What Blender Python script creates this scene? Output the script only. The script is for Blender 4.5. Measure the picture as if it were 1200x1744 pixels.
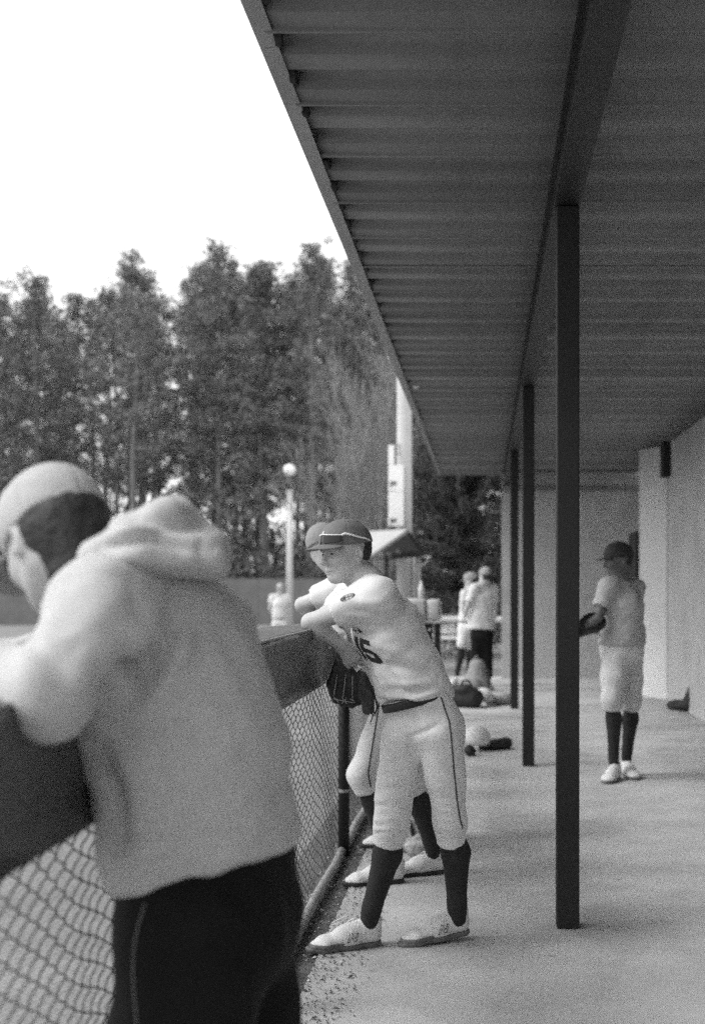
import bpy, bmesh, math, random
import numpy as np
from mathutils import Vector, Matrix
from mathutils.bvhtree import BVHTree

scene = bpy.context.scene
for o in list(bpy.data.objects):
    bpy.data.objects.remove(o, do_unlink=True)
COL = scene.collection
random.seed(11)
RNG = np.random.default_rng(11)

# ------------------------------------------------------------------ camera
FPX = 2097.0                 # focal length in pixels of the 1200 x 1744 photograph
VX, VY, CAMZ = 825.0, 1000.0, 1.45
cam_data = bpy.data.cameras.new("camera")
cam = bpy.data.objects.new("camera", cam_data)
COL.objects.link(cam)
cam.location = (0, 0, CAMZ)
cam.rotation_euler = (math.radians(90), 0, 0)
cam_data.sensor_fit = 'VERTICAL'
cam_data.sensor_height = 36.0
cam_data.lens = FPX / (1744 / 36.0)
cam_data.shift_x = -(VX - 600) / 1744
cam_data.shift_y = (VY - 872) / 1744
cam_data.clip_start = 0.05
cam_data.clip_end = 3000
cam_data.dof.use_dof = True
cam_data.dof.focus_distance = 4.6
cam_data.dof.aperture_fstop = 2.2
scene.camera = cam

# ------------------------------------------------------------------ sky, sun, exposure
SUN_EL, SUN_AZ = math.radians(46), math.radians(-105)     # azimuth measured from +Y towards +X
world = bpy.data.worlds.new("World")
scene.world = world
world.use_nodes = True
wn, wl = world.node_tree.nodes, world.node_tree.links
wn.clear()
w_out = wn.new('ShaderNodeOutputWorld')
w_bg = wn.new('ShaderNodeBackground')
w_sky = wn.new('ShaderNodeTexSky')
w_sky.sky_type = 'NISHITA'
w_sky.sun_disc = False
w_sky.sun_elevation = SUN_EL
w_sky.sun_rotation = SUN_AZ
w_sky.dust_density = 6.0
w_sky.air_density = 1.2
w_bw = wn.new('ShaderNodeRGBToBW')                         # black-and-white film
w_mix = wn.new('ShaderNodeMix')
w_mix.data_type = 'FLOAT'
w_mix.inputs[0].default_value = 0.7                        # even, overcast veil
w_mix.inputs[3].default_value = 9.0
wl.new(w_sky.outputs[0], w_bw.inputs[0])
wl.new(w_bw.outputs[0], w_mix.inputs[2])
wl.new(w_mix.outputs[0], w_bg.inputs[0])
w_bg.inputs[1].default_value = 0.115
wl.new(w_bg.outputs[0], w_out.inputs[0])

sun_data = bpy.data.lights.new("sun", 'SUN')
sun_data.energy = 0.9
sun_data.angle = math.radians(22)
sun_data.color = (1, 1, 1)
sun = bpy.data.objects.new("sun", sun_data)
COL.objects.link(sun)
sd = Vector((math.sin(SUN_AZ) * math.cos(SUN_EL), math.cos(SUN_AZ) * math.cos(SUN_EL), math.sin(SUN_EL)))
sun.rotation_euler = sd.to_track_quat('Z', 'Y').to_euler()
sun.location = (-20, -5, 30)

vs = scene.view_settings
vs.view_transform = 'Standard'
vs.look = 'None'
vs.gamma = 1.0
vs.use_curve_mapping = False
vs.exposure = 0.95
scene.render.engine = 'CYCLES'
scene.cycles.use_denoising = False
scene.cycles.use_adaptive_sampling = True
scene.cycles.adaptive_threshold = 0.045
scene.cycles.adaptive_min_samples = 32
scene.cycles.max_bounces = 6
scene.cycles.diffuse_bounces = 4
scene.cycles.glossy_bounces = 2
scene.cycles.transparent_max_bounces = 6
scene.cycles.caustics_reflective = False
scene.cycles.caustics_refractive = False

# ------------------------------------------------------------------ helpers
def W(px, py, d):
    """a place in the dugout: along the axis d metres, from where it is seen"""
    return np.array([(px - VX) * d / FPX, d, CAMZ - (py - VY) * d / FPX])

def nrm(v):
    v = np.asarray(v, float)
    return v / (np.linalg.norm(v) + 1e-12)

def tag(o, label, cat, group=None):
    o['label'] = label
    o['category'] = cat
    if group: o['group'] = group
    return o

def empty(name, loc=(0, 0, 0)):
    o = bpy.data.objects.new(name, None)
    o.empty_display_size = 0.1
    COL.objects.link(o)
    o.location = loc
    return o

def link(name, me, parent=None, mat=None, kind=None, smooth=None):
    """every mesh is modelled in world space; a root Empty only carries the thing's base point"""
    o = bpy.data.objects.new(name, me)
    COL.objects.link(o)
    if mat is not None and len(me.materials) == 0:
        for m in (mat if isinstance(mat, (list, tuple)) else [mat]): me.materials.append(m)
    if parent is not None:
        o.parent = parent
        if parent.type == 'EMPTY': o.matrix_parent_inverse = Matrix.Translation(-Vector(parent.location))
    if kind: o['kind'] = kind
    if smooth is not None:
        me.polygons.foreach_set('use_smooth', [smooth] * len(me.polygons))
    return o

def mesh_np(name, V, Fq, mats=None, midx=None):
    """fast mesh from arrays; Fq (n,3) or (n,4)"""
    V = np.asarray(V, np.float32); Fq = np.asarray(Fq, np.int32)
    me = bpy.data.meshes.new(name)
    n, k = Fq.shape
    me.vertices.add(len(V)); me.vertices.foreach_set('co', V.ravel())
    me.loops.add(n * k); me.loops.foreach_set('vertex_index', Fq.ravel())
    me.polygons.add(n)
    me.polygons.foreach_set('loop_start', np.arange(0, n * k, k, dtype=np.int32))
    me.polygons.foreach_set('loop_total', np.full(n, k, np.int32))
    if midx is not None: me.polygons.foreach_set('material_index', np.asarray(midx, np.int32))
    for m in (mats or []): me.materials.append(m)
    me.update(calc_edges=True)
    return me

class MB:
    """collects simple solids into one mesh"""
    def __init__(s): s.v = []; s.f = []; s.m = []
    def add(s, vs_, fs, m=0):
        b = len(s.v)
        s.v += [tuple(map(float, p)) for p in vs_]
        s.f += [tuple(b + i for i in q) for q in fs]
        s.m += [m] * len(fs)
    def box(s, lo, hi, m=0):
        x0, y0, z0 = lo; x1, y1, z1 = hi
        s.add([(x0,y0,z0),(x1,y0,z0),(x1,y1,z0),(x0,y1,z0),(x0,y0,z1),(x1,y0,z1),(x1,y1,z1),(x0,y1,z1)],
              [(0,3,2,1),(4,5,6,7),(0,1,5,4),(1,2,6,5),(2,3,7,6),(3,0,4,7)], m)
    def obox(s, c, ax, half, m=0):
        c = np.asarray(c, float); ax = [nrm(a) for a in ax]
        pts = []
        for k in (-1, 1):
            for (i, j) in ((-1,-1),(1,-1),(1,1),(-1,1)):
                pts.append(c + ax[0]*half[0]*i + ax[1]*half[1]*j + ax[2]*half[2]*k)
        s.add(pts, [(0,3,2,1),(4,5,6,7),(0,1,5,4),(1,2,6,5),(2,3,7,6),(3,0,4,7)], m)
    def tube(s, pts, rad, n=8, m=0, caps=True):
        pts = [np.asarray(p, float) for p in pts]
        if not hasattr(rad, '__len__'): rad = [rad] * len(pts)
        rings = []; ref = None
        for i, p in enumerate(pts):
            t = nrm(pts[min(i+1, len(pts)-1)] - pts[max(i-1, 0)])
            if ref is None:
                ref = np.array([0,0,1.]) if abs(t[2]) < .9 else np.array([1.,0,0])
            a = nrm(np.cross(t, ref)); b = np.cross(t, a); ref = np.cross(a, t)
            rings.append([p + rad[i]*(math.cos(2*math.pi*k/n)*a + math.sin(2*math.pi*k/n)*b) for k in range(n)])
        vv = [q for r in rings for q in r]; ff = []
        for i in range(len(pts)-1):
            for k in range(n):
                ff.append((i*n+k, i*n+(k+1)%n, (i+1)*n+(k+1)%n, (i+1)*n+k))
        if caps:
            ff.append(tuple(range(n))[::-1]); ff.append(tuple(range((len(pts)-1)*n, len(pts)*n)))
        s.add(vv, ff, m)
    def mesh(s, name, mats=None, bevel=0):
        me = bpy.data.meshes.new(name)
        me.from_pydata(s.v, [], s.f)
        for m in (mats or []): me.materials.append(m)
        me.polygons.foreach_set('material_index', s.m)
        me.update()
        bm = bmesh.new(); bm.from_mesh(me)
        bmesh.ops.recalc_face_normals(bm, faces=bm.faces)
        if bevel:
            bmesh.ops.bevel(bm, geom=[e for e in bm.edges if len(e.link_faces) == 2 and e.calc_face_angle(0) > .6], offset=bevel, segments=2, affect='EDGES', profile=.5)
        bm.to_mesh(me); bm.free()
        return me
    def build(s, name, mat, parent=None, bevel=0, smooth=None, kind=None):
        return link(name, s.mesh(name, mat if isinstance(mat, list) else [mat], bevel), parent, smooth=smooth, kind=kind)

# ------------------------------------------------------------------ materials (black-and-white film: greys)
def mat(name, v, rough=.8, var=.12, scale=6., bump=.15, bscale=40., detail=6., spec=.35, stretch=None, speck=0., bdist=.01, sheen=0.):
    m = bpy.data.materials.new(name)
    m.use_nodes = True
    N, L = m.node_tree.nodes, m.node_tree.links
    b = N['Principled BSDF']
    b.inputs['Roughness'].default_value = rough
    b.inputs['Specular IOR Level'].default_value = spec
    if sheen:
        b.inputs['Sheen Weight'].default_value = sheen
    tc = N.new('ShaderNodeTexCoord'); mp = N.new('ShaderNodeMapping')
    L.new(tc.outputs['Object'], mp.inputs[0])
    if stretch: mp.inputs['Scale'].default_value = stretch
    n1 = N.new('ShaderNodeTexNoise'); n1.inputs['Scale'].default_value = scale; n1.inputs['Detail'].default_value = detail
    n1.inputs['Roughness'].default_value = .62
    L.new(mp.outputs[0], n1.inputs['Vector'])
    r = N.new('ShaderNodeMapRange')
    r.inputs['From Min'].default_value = .3; r.inputs['From Max'].default_value = .7
    r.inputs['To Min'].default_value = v*(1-var); r.inputs['To Max'].default_value = v*(1+var)
    L.new(n1.outputs['Fac'], r.inputs['Value'])
    out = r.outputs[0]
    if speck:
        n3 = N.new('ShaderNodeTexNoise'); n3.inputs['Scale'].default_value = 420.; n3.inputs['Detail'].default_value = 2.
        L.new(mp.outputs[0], n3.inputs['Vector'])
        r3 = N.new('ShaderNodeMapRange'); r3.inputs['From Min'].default_value = .35; r3.inputs['From Max'].default_value = .65
        r3.inputs['To Min'].default_value = 1-speck; r3.inputs['To Max'].default_value = 1+speck
        L.new(n3.outputs['Fac'], r3.inputs['Value'])
        mm = N.new('ShaderNodeMath'); mm.operation = 'MULTIPLY'
        L.new(out, mm.inputs[0]); L.new(r3.outputs[0], mm.inputs[1]); out = mm.outputs[0]
    L.new(out, b.inputs['Base Color'])
    if bump:
        n2 = N.new('ShaderNodeTexNoise'); n2.inputs['Scale'].default_value = bscale; n2.inputs['Detail'].default_value = 4.
        L.new(mp.outputs[0], n2.inputs['Vector'])
        bp = N.new('ShaderNodeBump'); bp.inputs['Strength'].default_value = bump; bp.inputs['Distance'].default_value = bdist
        L.new(n2.outputs['Fac'], bp.inputs['Height']); L.new(bp.outputs[0], b.inputs['Normal'])
    return m

M = {}
M['concrete'] = mat('concrete', .43, .85, .20, 1.7, .35, 160., 10., .3, speck=.10, bdist=.003)
M['dirt'] = mat('dirt', .12, .95, .35, 9., .6, 60., 8., .2, speck=.3)
M['field'] = mat('field_earth', .21, .95, .25, .8, .5, 25., 10., .1, speck=.25, bdist=.03)
M['roof'] = mat('roof_sheet', .20, .5, .16, 1.6, .1, 8., 5., .4)
M['fascia'] = mat('fascia_metal', .30, .45, .15, 5., .1, 20., 5., .4)
M['beam'] = mat('beam_steel', .018, .5, .25, 3., .15, 30.)
M['post'] = mat('post_steel', .014, .65, .2, 4., .12, 40.)
M['wall'] = mat('wall_paint', .46, .85, .08, 1.2, .2, 60.)
M['pilaster'] = mat('pilaster_lit', .62, .8, .05, 2., .1, 60.)  # lighter than the wall so the face looks lit; light put into colour
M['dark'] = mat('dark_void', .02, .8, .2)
M['flute_end'] = mat('flute_end_dark', .03, .95, .4, 30., .6, 60.)
M['wire'] = mat('wire_vinyl', .02, .45, .2, 30., 0)
M['rail'] = mat('rail_galvanised', .26, .6, .35, 22., .3, 80.)
M['pad'] = mat('pad_vinyl', .062, .38, .25, 3.5, .25, 22., 6., .5, bdist=.004)
M['pad_pale'] = mat('pad_vinyl_pale', .45, .45, .2, 5., .3, 25., 6., .5)
M['bark'] = mat('pine_bark', .16, .95, .35, 5., .8, 14., stretch=(1, 1, .25))
M['needle'] = mat('pine_needles', .19, .75, .4, 1.3, 0)
M['brush'] = mat('underbrush', .11, .85, .45, .7, 0)
M['cedar'] = mat('cedar_sprays', .045, .8, .45, 3., 0)
M['twig'] = mat('bare_twigs', .25, .9, .3, 4., .3, 30.)
M['white_metal'] = mat('white_metal', .52, .5, .06, 3., .05, 20.)
M['board'] = mat('white_board', .78, .6, .05, 4., .05, 30.)
M['ink'] = mat('ink', .03, .7, .1)
M['grey_metal'] = mat('grey_metal', .33, .5, .15, 5.)
M['lamp'] = mat('lamp_globe', .9, .3, .03)
M['fence_far'] = mat('fence_board', .14, .9, .15, 2.)
M['skin'] = mat('skin', .44, .55, .07, 14., .12, 120., 6., .35, bdist=.002)
M['skin_deep'] = mat('skin_deep', .10, .5, .1, 14.)
M['lip'] = mat('lip', .26, .5, .08)
M['eye'] = mat('eye', .06, .2, .1)
M['hair'] = mat('hair', .03, .6, .6, 45., .5, 120.)
M['jersey'] = mat('jersey_knit', .62, .85, .04, 8., .25, 260., 4., .2, bdist=.002, sheen=.1)
M['pants'] = mat('pants_knit', .64, .85, .05, 8., .25, 240., 4., .2, bdist=.002, sheen=.1)
M['sock'] = mat('sock_knit', .022, .9, .25, 20., .3, 200., bdist=.003)
M['belt'] = mat('belt_leather', .02, .45, .2)
M['cap'] = mat('cap_cloth', .15, .85, .12, 20., .3, 200., bdist=.002)
M['cap_sunlit'] = mat('cap_sunlit', .24, .85, .12, 20., .3, 200., bdist=.002)  # copy of the cap cloth, lightened in its colour to look sunlit
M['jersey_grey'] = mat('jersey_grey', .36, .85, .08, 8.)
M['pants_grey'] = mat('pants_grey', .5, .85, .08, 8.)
M['cap_dark'] = mat('cap_dark', .03, .8, .2)
M['cap_pale'] = mat('cap_pale', .42, .85, .08, 10., .2, 160.)
M['shoe'] = mat('shoe_upper', .60, .7, .1, 30., .35, 90., bdist=.003)
M['sole'] = mat('shoe_sole', .13, .7, .2, 30.)
M['sole_black'] = mat('shoe_sole_black', .03, .7, .2)
M['lace'] = mat('lace', .75, .8, .05)
M['glove'] = mat('glove_leather', .022, .5, .35, 25., .4, 70., bdist=.004)
M['glove_pale'] = mat('glove_leather_grey', .05, .5, .3, 25., .4, 70.)
M['hoodie'] = mat('hoodie_fleece', .47, .95, .05, 18., .35, 260., 6., .1, speck=.18, bdist=.003, sheen=.15)
M['track'] = mat('track_pants', .009, .8, .3, 10., .2, 60., spec=.15)
M['piping'] = mat('piping', .10, .6, .1)
M['piping_dark'] = mat('piping_dark', .06, .7, .1)
M['lens'] = mat('lens', .02, .25, .1, spec=.25)
M['kiosk_roof'] = mat('kiosk_roof', .34, .6, .1, 4.)
M['bag'] = mat('bag_canvas', .25, .85, .3, 14., .4, 50.)
M['bag_black'] = mat('bag_black', .02, .7, .3, 12.)
M['litter_pale'] = mat('litter_pale', .5, .9, .3, 30., 0)
M['litter_dark'] = mat('litter_dark', .07, .9, .5, 30., 0)
M['camo'] = mat('mottled_cloth', .30, .85, .55, 34., .3, 60., 3.)
M['clear'] = mat('bottle_plastic', .55, .2, .2, 20., .2, 30., spec=.6)

def vary_by_object(m, lo, hi):
    """each sheet weathers a little differently"""
    N, L = m.node_tree.nodes, m.node_tree.links
    b = N['Principled BSDF']; src = b.inputs['Base Color'].links[0].from_socket
    oi = N.new('ShaderNodeObjectInfo'); r = N.new('ShaderNodeMapRange'); r.inputs['To Min'].default_value = lo; r.inputs['To Max'].default_value = hi
    L.new(oi.outputs['Random'], r.inputs['Value'])
    mm = N.new('ShaderNodeMath'); mm.operation = 'MULTIPLY'; L.new(src, mm.inputs[0]); L.new(r.outputs[0], mm.inputs[1]); L.new(mm.outputs[0], b.inputs['Base Color'])
vary_by_object(M['roof'], .8, 1.18)
vary_by_object(M['needle'], .75, 1.3)

def stain(m, scale, lo, hi, depth, spots=True):
    """old stains and trodden-in spots"""
    N, L = m.node_tree.nodes, m.node_tree.links
    b = N['Principled BSDF']; src = b.inputs['Base Color'].links[0].from_socket
    tc = N.new('ShaderNodeTexCoord'); n = N.new('ShaderNodeTexNoise'); n.inputs['Scale'].default_value = scale; n.inputs['Detail'].default_value = 7.; n.inputs['Distortion'].default_value = .8
    L.new(tc.outputs['Object'], n.inputs['Vector'])
    r = N.new('ShaderNodeMapRange'); r.inputs['From Min'].default_value = lo; r.inputs['From Max'].default_value = hi; r.inputs['To Min'].default_value = 1.; r.inputs['To Max'].default_value = 1-depth
    L.new(n.outputs['Fac'], r.inputs['Value']); out = r.outputs[0]
    if spots:
        v = N.new('ShaderNodeTexVoronoi'); v.inputs['Scale'].default_value = 3.2; L.new(tc.outputs['Object'], v.inputs['Vector'])
        r2 = N.new('ShaderNodeMapRange'); r2.inputs['From Min'].default_value = .035; r2.inputs['From Max'].default_value = .075; r2.inputs['To Min'].default_value = .72; r2.inputs['To Max'].default_value = 1.
        L.new(v.outputs['Distance'], r2.inputs['Value'])
        k = N.new('ShaderNodeMath'); k.operation = 'MULTIPLY'; L.new(out, k.inputs[0]); L.new(r2.outputs[0], k.inputs[1]); out = k.outputs[0]
    mm = N.new('ShaderNodeMath'); mm.operation = 'MULTIPLY'; L.new(src, mm.inputs[0]); L.new(out, mm.inputs[1]); L.new(mm.outputs[0], b.inputs['Base Color'])
stain(M['concrete'], 1.1, .50, .68, .20)
stain(M['wall'], 1.6, .52, .7, .14, False)
stain(M['roof'], 2.4, .55, .7, .22, False)
stain(M['pad'], 3., .5, .7, .25, False)
# ------------------------------------------------------------------ ground
def sheet(name, x0, x1, y0, y1, z, m, nx=1, ny=1, kind='structure'):
    xs = np.linspace(x0, x1, nx+1); ys = np.linspace(y0, y1, ny+1)
    V = [(x, y, z) for y in ys for x in xs]
    F = [(j*(nx+1)+i, j*(nx+1)+i+1, (j+1)*(nx+1)+i+1, (j+1)*(nx+1)+i) for j in range(ny) for i in range(nx)]
    return link(name, mesh_np(name, V, F), None, m, kind)
sheet('ground', -900, 900, -60, 1500, -.03, M['field'])
mb = MB(); mb.box((-.655, -3, -.15), (3.2, 19.95, 0.0))
fl = mb.build('dugout_floor', M['concrete'], kind='structure')
mb = MB(); mb.box((-1.0, -3, -.2), (-.657, 19.6, -.012))
mb.build('dirt_strip', M['dirt'], kind='structure')

# litter along the foot of the fence: husks, leaf bits and grit
def litter():
    n = 11000
    y = 2.2 + RNG.random(n)**1.4 * 9
    a = RNG.random(n)
    x = -.81 + .34*a**2.2 + RNG.normal(0, .025, n)
    x = np.clip(x, -.84, -.20)
    z = np.where(x < -.656, -.011, .001)
    s = RNG.uniform(.002, .008, n) * np.where(RNG.random(n) < .06, 2.0, 1.0)
    V = []; F = []; mi = []
    for i in range(n):
        th = RNG.random()*6.28; u = np.array([math.cos(th), math.sin(th), RNG.uniform(-.2, .2)])
        w = np.array([-math.sin(th), math.cos(th), RNG.uniform(-.35, .35)])
        c = np.array([x[i], y[i], z[i] + s[i]*.45])
        b = len(V)
        V += [c-u*s[i], c-w*s[i]*.6, c+u*s[i], c+w*s[i]*.55, c+np.array([0, 0, s[i]*.5])]
        F += [(b, b+1, b+4), (b+1, b+2, b+4), (b+2, b+3, b+4), (b+3, b, b+4)]
        mi += [0 if RNG.random() < .16 else 1]*4
    o = link('ground_litter', mesh_np('ground_litter', V, F, [M['litter_pale'], M['litter_dark']], mi), kind='stuff')
    return tag(o, 'scattered husks and leaf bits along the foot of the black fence', 'litter')
litter()

# ------------------------------------------------------------------ the dugout shelter
EAVE_X, ROOF_Z, ROOF_END = -.73, 3.30, 19.9
dug = empty('dugout_shelter', (0, 8, 0))
tag(dug, 'long open dugout with corrugated metal roof, dark posts and pale walls', 'shelter')
def panel_mesh(y0, w=.6):
    # two trapezoid flutes, as seen from below; with sheet thickness
    prof = [(0, .0), (.010, .0), (.024, .026), (.150, .026), (.176, .0), (.300, .0), (.314, .005), (.326, .026), (.452, .026), (.478, .0), (.592, .0), (.598, -.010), (.612, -.010), (.6125, .001)]
    x0, x1 = EAVE_X + .012, 2.5
    nx = 5; V = []; F = []
    t = .004
    for k, dz in ((0, 0.), (1, t)):
        for (py, pz) in prof:
            for i in range(nx+1):
                V.append((x0 + (x1-x0)*i/nx, y0 + py, ROOF_Z + pz + dz))
    n = len(prof); row = nx+1; off = n*row
    for j in range(n-1):
        for i in range(nx):
            a = j*row+i
            F.append((a, a+row, a+row+1, a+1)); F.append((off+a, off+a+1, off+a+row+1, off+a+row))
        F.append((j*row, off+j*row, off+(j+1)*row, (j+1)*row))
        e = nx
        F.append((j*row+e, (j+1)*row+e, off+(j+1)*row+e, off+j*row+e))
    return mesh_np('roof_panel', V, F)
pm = panel_mesh(0.0)
pm.materials.append(M['roof'])
ys = np.arange(-1.9, ROOF_END-.3, .6) + .0
PAN0 = 4.69 - .6*11
k = 0
while PAN0 + .6*k < ROOF_END - .2:
    y = PAN0 + .6*k
    o = link('roof_panel', pm, dug)
    o.location = (0, y, RNG.normal(0, .0025))
    o.rotation_euler = (RNG.normal(0, .003), RNG.normal(0, .0012), 0)
    k += 1
PAN_END = PAN0 + .6*k
# eave trim: a lip under the panel ends and a face outside, in lengths
def fascia():
    y = -1.9
    while y < PAN_END:
        e = min(y + 3.05, PAN_END)
        mb = MB()
        prof = [(-.035, 0), (.028, .003), (.028, .007), (-.028, .005), (-.030, .13), (-.036, .13)]
        V = [(EAVE_X+a, yy, ROOF_Z-.012+b) for yy in (y, e-.004) for (a, b) in prof]
        n = len(prof)
        mb.add(V, [tuple(range(n)), tuple(range(n, 2*n))[::-1]] + [(i, (i+1) % n, n+(i+1) % n, n+i) for i in range(n)])
        mb.box((EAVE_X-.036, y, ROOF_Z+.119), (EAVE_X+.16, e-.004, ROOF_Z+.124))
        mb.build('fascia', M['fascia'], dug)
        y = e
fascia()
# ragged dark pieces in the flute ends
yy = PAN0 + 3.0
while yy < 15:
    for off in (.085, .39):
        y = yy + off + RNG.normal(0, .02)
        if RNG.random() < .10: continue
        mb = MB()
        L_ = RNG.uniform(.03, .075); D_ = RNG.uniform(.008, .028) * (1.5 if y < 6 else 1)
        n = 9; V = []
        for i in range(n):
            a = 2*math.pi*i/n
            V.append((EAVE_X+.045+RNG.uniform(-.003, .008), y + L_*math.cos(a)*RNG.uniform(.75, 1.1), ROOF_Z + .006 + D_*math.sin(a)*RNG.uniform(.6, 1.15)))
        V2 = [(p[0]-.02, p[1], p[2]+.003) for p in V]
        mb.add(V+V2, [tuple(range(n)), tuple(range(n, 2*n))[::-1]] + [(i, (i+1) % n, n+(i+1) % n, n+i) for i in range(n)])
        mb.build('flute_end_piece', M['flute_end'], dug)
    yy += .6
# ridge beam over the posts, posts, walls
BX0, BX1, BZ0 = .295, .405, 3.07
mb = MB()
mb.box((BX0, -2, BZ0), (BX1, PAN_END-.1, BZ0+.02)); mb.box((BX0, -2, ROOF_Z-.03), (BX1, PAN_END-.1, ROOF_Z-.008))
mb.box((BX0+.02, -2, BZ0+.02), (BX1-.02, PAN_END-.1, ROOF_Z-.03))
mb.build('beam', M['beam'], dug)
for py in (.45, 5.22, 9.95, 14.65):
    mb = MB(); mb.box((.305, py, .0005), (.401, py+.096, BZ0-.001)); p = mb.build('post', M['post'], dug, bevel=.006)
mb = MB(); mb.box((2.36, -2.5, 0.001), (2.56, 16.5, 3.29)); mb.build('back_wall', M['wall'], dug)
mb = MB(); mb.box((2.355, -2.5, 0.0015), (2.3598, 16.05, .12)); mb.build('wall_base', M['wall'], dug)
mb = MB(); mb.box((.27, 19.62, .001), (3.3, 19.82, 3.285)); ew = mb.build('end_wall', M['wall'], dug)
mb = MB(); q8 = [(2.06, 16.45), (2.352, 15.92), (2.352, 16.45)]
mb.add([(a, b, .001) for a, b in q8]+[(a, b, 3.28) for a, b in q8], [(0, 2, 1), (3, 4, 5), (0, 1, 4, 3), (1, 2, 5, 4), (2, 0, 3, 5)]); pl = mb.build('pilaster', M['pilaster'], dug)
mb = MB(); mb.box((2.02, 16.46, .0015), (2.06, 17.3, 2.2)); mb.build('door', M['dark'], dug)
mb = MB(); mb.box((2.26, 15.6, 2.86), (2.3595, 15.9, 3.27)); mb.build('wall_bracket', M['dark'], dug)
mb = MB(); mb.box((.262, 19.60, 2.98), (3.3, 19.618, 3.06)); mb.build('wall_trim', M['roof'], dug)
mb = MB(); mb.box((2.56, 16.4, .001), (2.7, 19.6, 3.27)); mb.build('back_wall', M['wall'], dug)
# small lamp fitting under the eave (a bright knob)
kn = MB()
c = W(708, 656, 11.35)
kn.tube([c+np.array([0, 0, .06]), c+np.array([0, 0, .02]), c, c-np.array([0, 0, .02]), c-np.array([0, 0, .03])], [.012, .014, .035, .03, .008], 10)
kn.build('eave_lamp', M['lamp'], dug, smooth=True)

# ------------------------------------------------------------------ chain-link fence with padded rail
FX = -.80
def bulge(y, z):
    return .014*math.sin(y*2.1+.5)*math.sin((z-.05)*2.9) + .007*math.sin(y*5.3+z*4) 
def chain_link(name, parent, y0, y1, z0, z1, w=.05, pitch=.053, r=.0019, matr=None, axis='y', base=(0, 0)):
    ns = 8; turns = (z1-z0)/pitch
    nt = int(turns*ns)
    th = np.arange(nt+1)/ns*2*math.pi
    count = int((y1-y0)/(w/1.0))
    Vs = []; Fs = []; nb = 0; sides = 4
    for i in range(count):
        yc = y0 + w*i
        A = w*.52; B = .005
        ph = th + (math.pi if i % 2 else 0)
        yy = yc + A*(.75*np.arcsin(np.cos(ph))*2/math.pi + .25*np.cos(ph))
        xx = B*np.sin(ph)
        zz = z0 + th/(2*math.pi)*pitch
        bl = .014*np.sin(yc*2.1+.5)*np.sin((zz-.05)*2.9) + .007*np.sin(yc*5.3+zz*4)
        zz = zz + .010*np.sin(yc*7.5) + .006*np.sin(yc*17+1)
        P = np.stack([FX+xx+bl, yy, zz], 1) if axis == 'y' else np.stack([yy, base[1]+xx, zz], 1)
        T = np.gradient(P, axis=0); T /= np.linalg.norm(T, axis=1, keepdims=True)
        ref = np.array([1., 0, 0]) if axis == 'y' else np.array([0, 1., 0])
        a = np.cross(T, ref); a /= np.linalg.norm(a, axis=1, keepdims=True)+1e-9
        b = np.cross(T, a)
        ring = [P + r*(math.cos(k*2*math.pi/sides+.78)*a + math.sin(k*2*math.pi/sides+.78)*b) for k in range(sides)]
        R = np.stack(ring, 1).reshape(-1, 3)
        idx = np.arange(nt)[:, None]*sides
        for k in range(sides):
            k2 = (k+1) % sides
            Fs.append(np.stack([idx[:, 0]+k, idx[:, 0]+k2, idx[:, 0]+sides+k2, idx[:, 0]+sides+k], 1)+nb)
        Vs.append(R); nb += len(R)
    o = link(name, mesh_np(name, np.concatenate(Vs), np.concatenate(Fs)), parent, matr or M['wire'], 'stuff', True)
    return o
fence = empty('chain_link_fence', (FX, 8, 0))
tag(fence, 'black chain-link dugout fence the players lean on, with pale bottom rail', 'fence')
chain_link('wire_mesh', fence, .9, 12.2, .045, 1.10)
for py in (1.7, 4.2, 6.7, 9.2, 11.7, 13.3):
    mb = MB(); mb.tube([(FX+.034, py, -.03), (FX+.034, py, 1.13)], .031, 14)
    p = mb.build('fence_post', M['post'], fence, smooth=True)
    for zz in (.335,):
        mb = MB(); mb.tube([(FX+.034, py, zz), (FX+.034, py, zz+.018)], .0335, 14); mb.build('tie_band', M['rail'], p)
def rough_rail(y0, y1, z, r):
    pts = [(FX+.028+RNG.normal(0, .0025), y, z+RNG.normal(0, .002)) for y in np.linspace(y0, y1, 8)]
    mb = MB(); mb.tube(pts, r, 10); return mb.build('bottom_rail', M['rail'], fence, smooth=True)
for (a, b) in ((.5, 1.66), (1.74, 4.16), (4.24, 6.66), (6.74, 9.16), (9.24, 11.66), (11.74, 13.26)):
    rough_rail(a, b, .022, .023)
mb = MB(); mb.tube([(FX, .9, 1.16), (FX, 13.3, 1.16)], .022, 10); mb.build('top_rail', M['rail'], fence, smooth=True)

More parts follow.
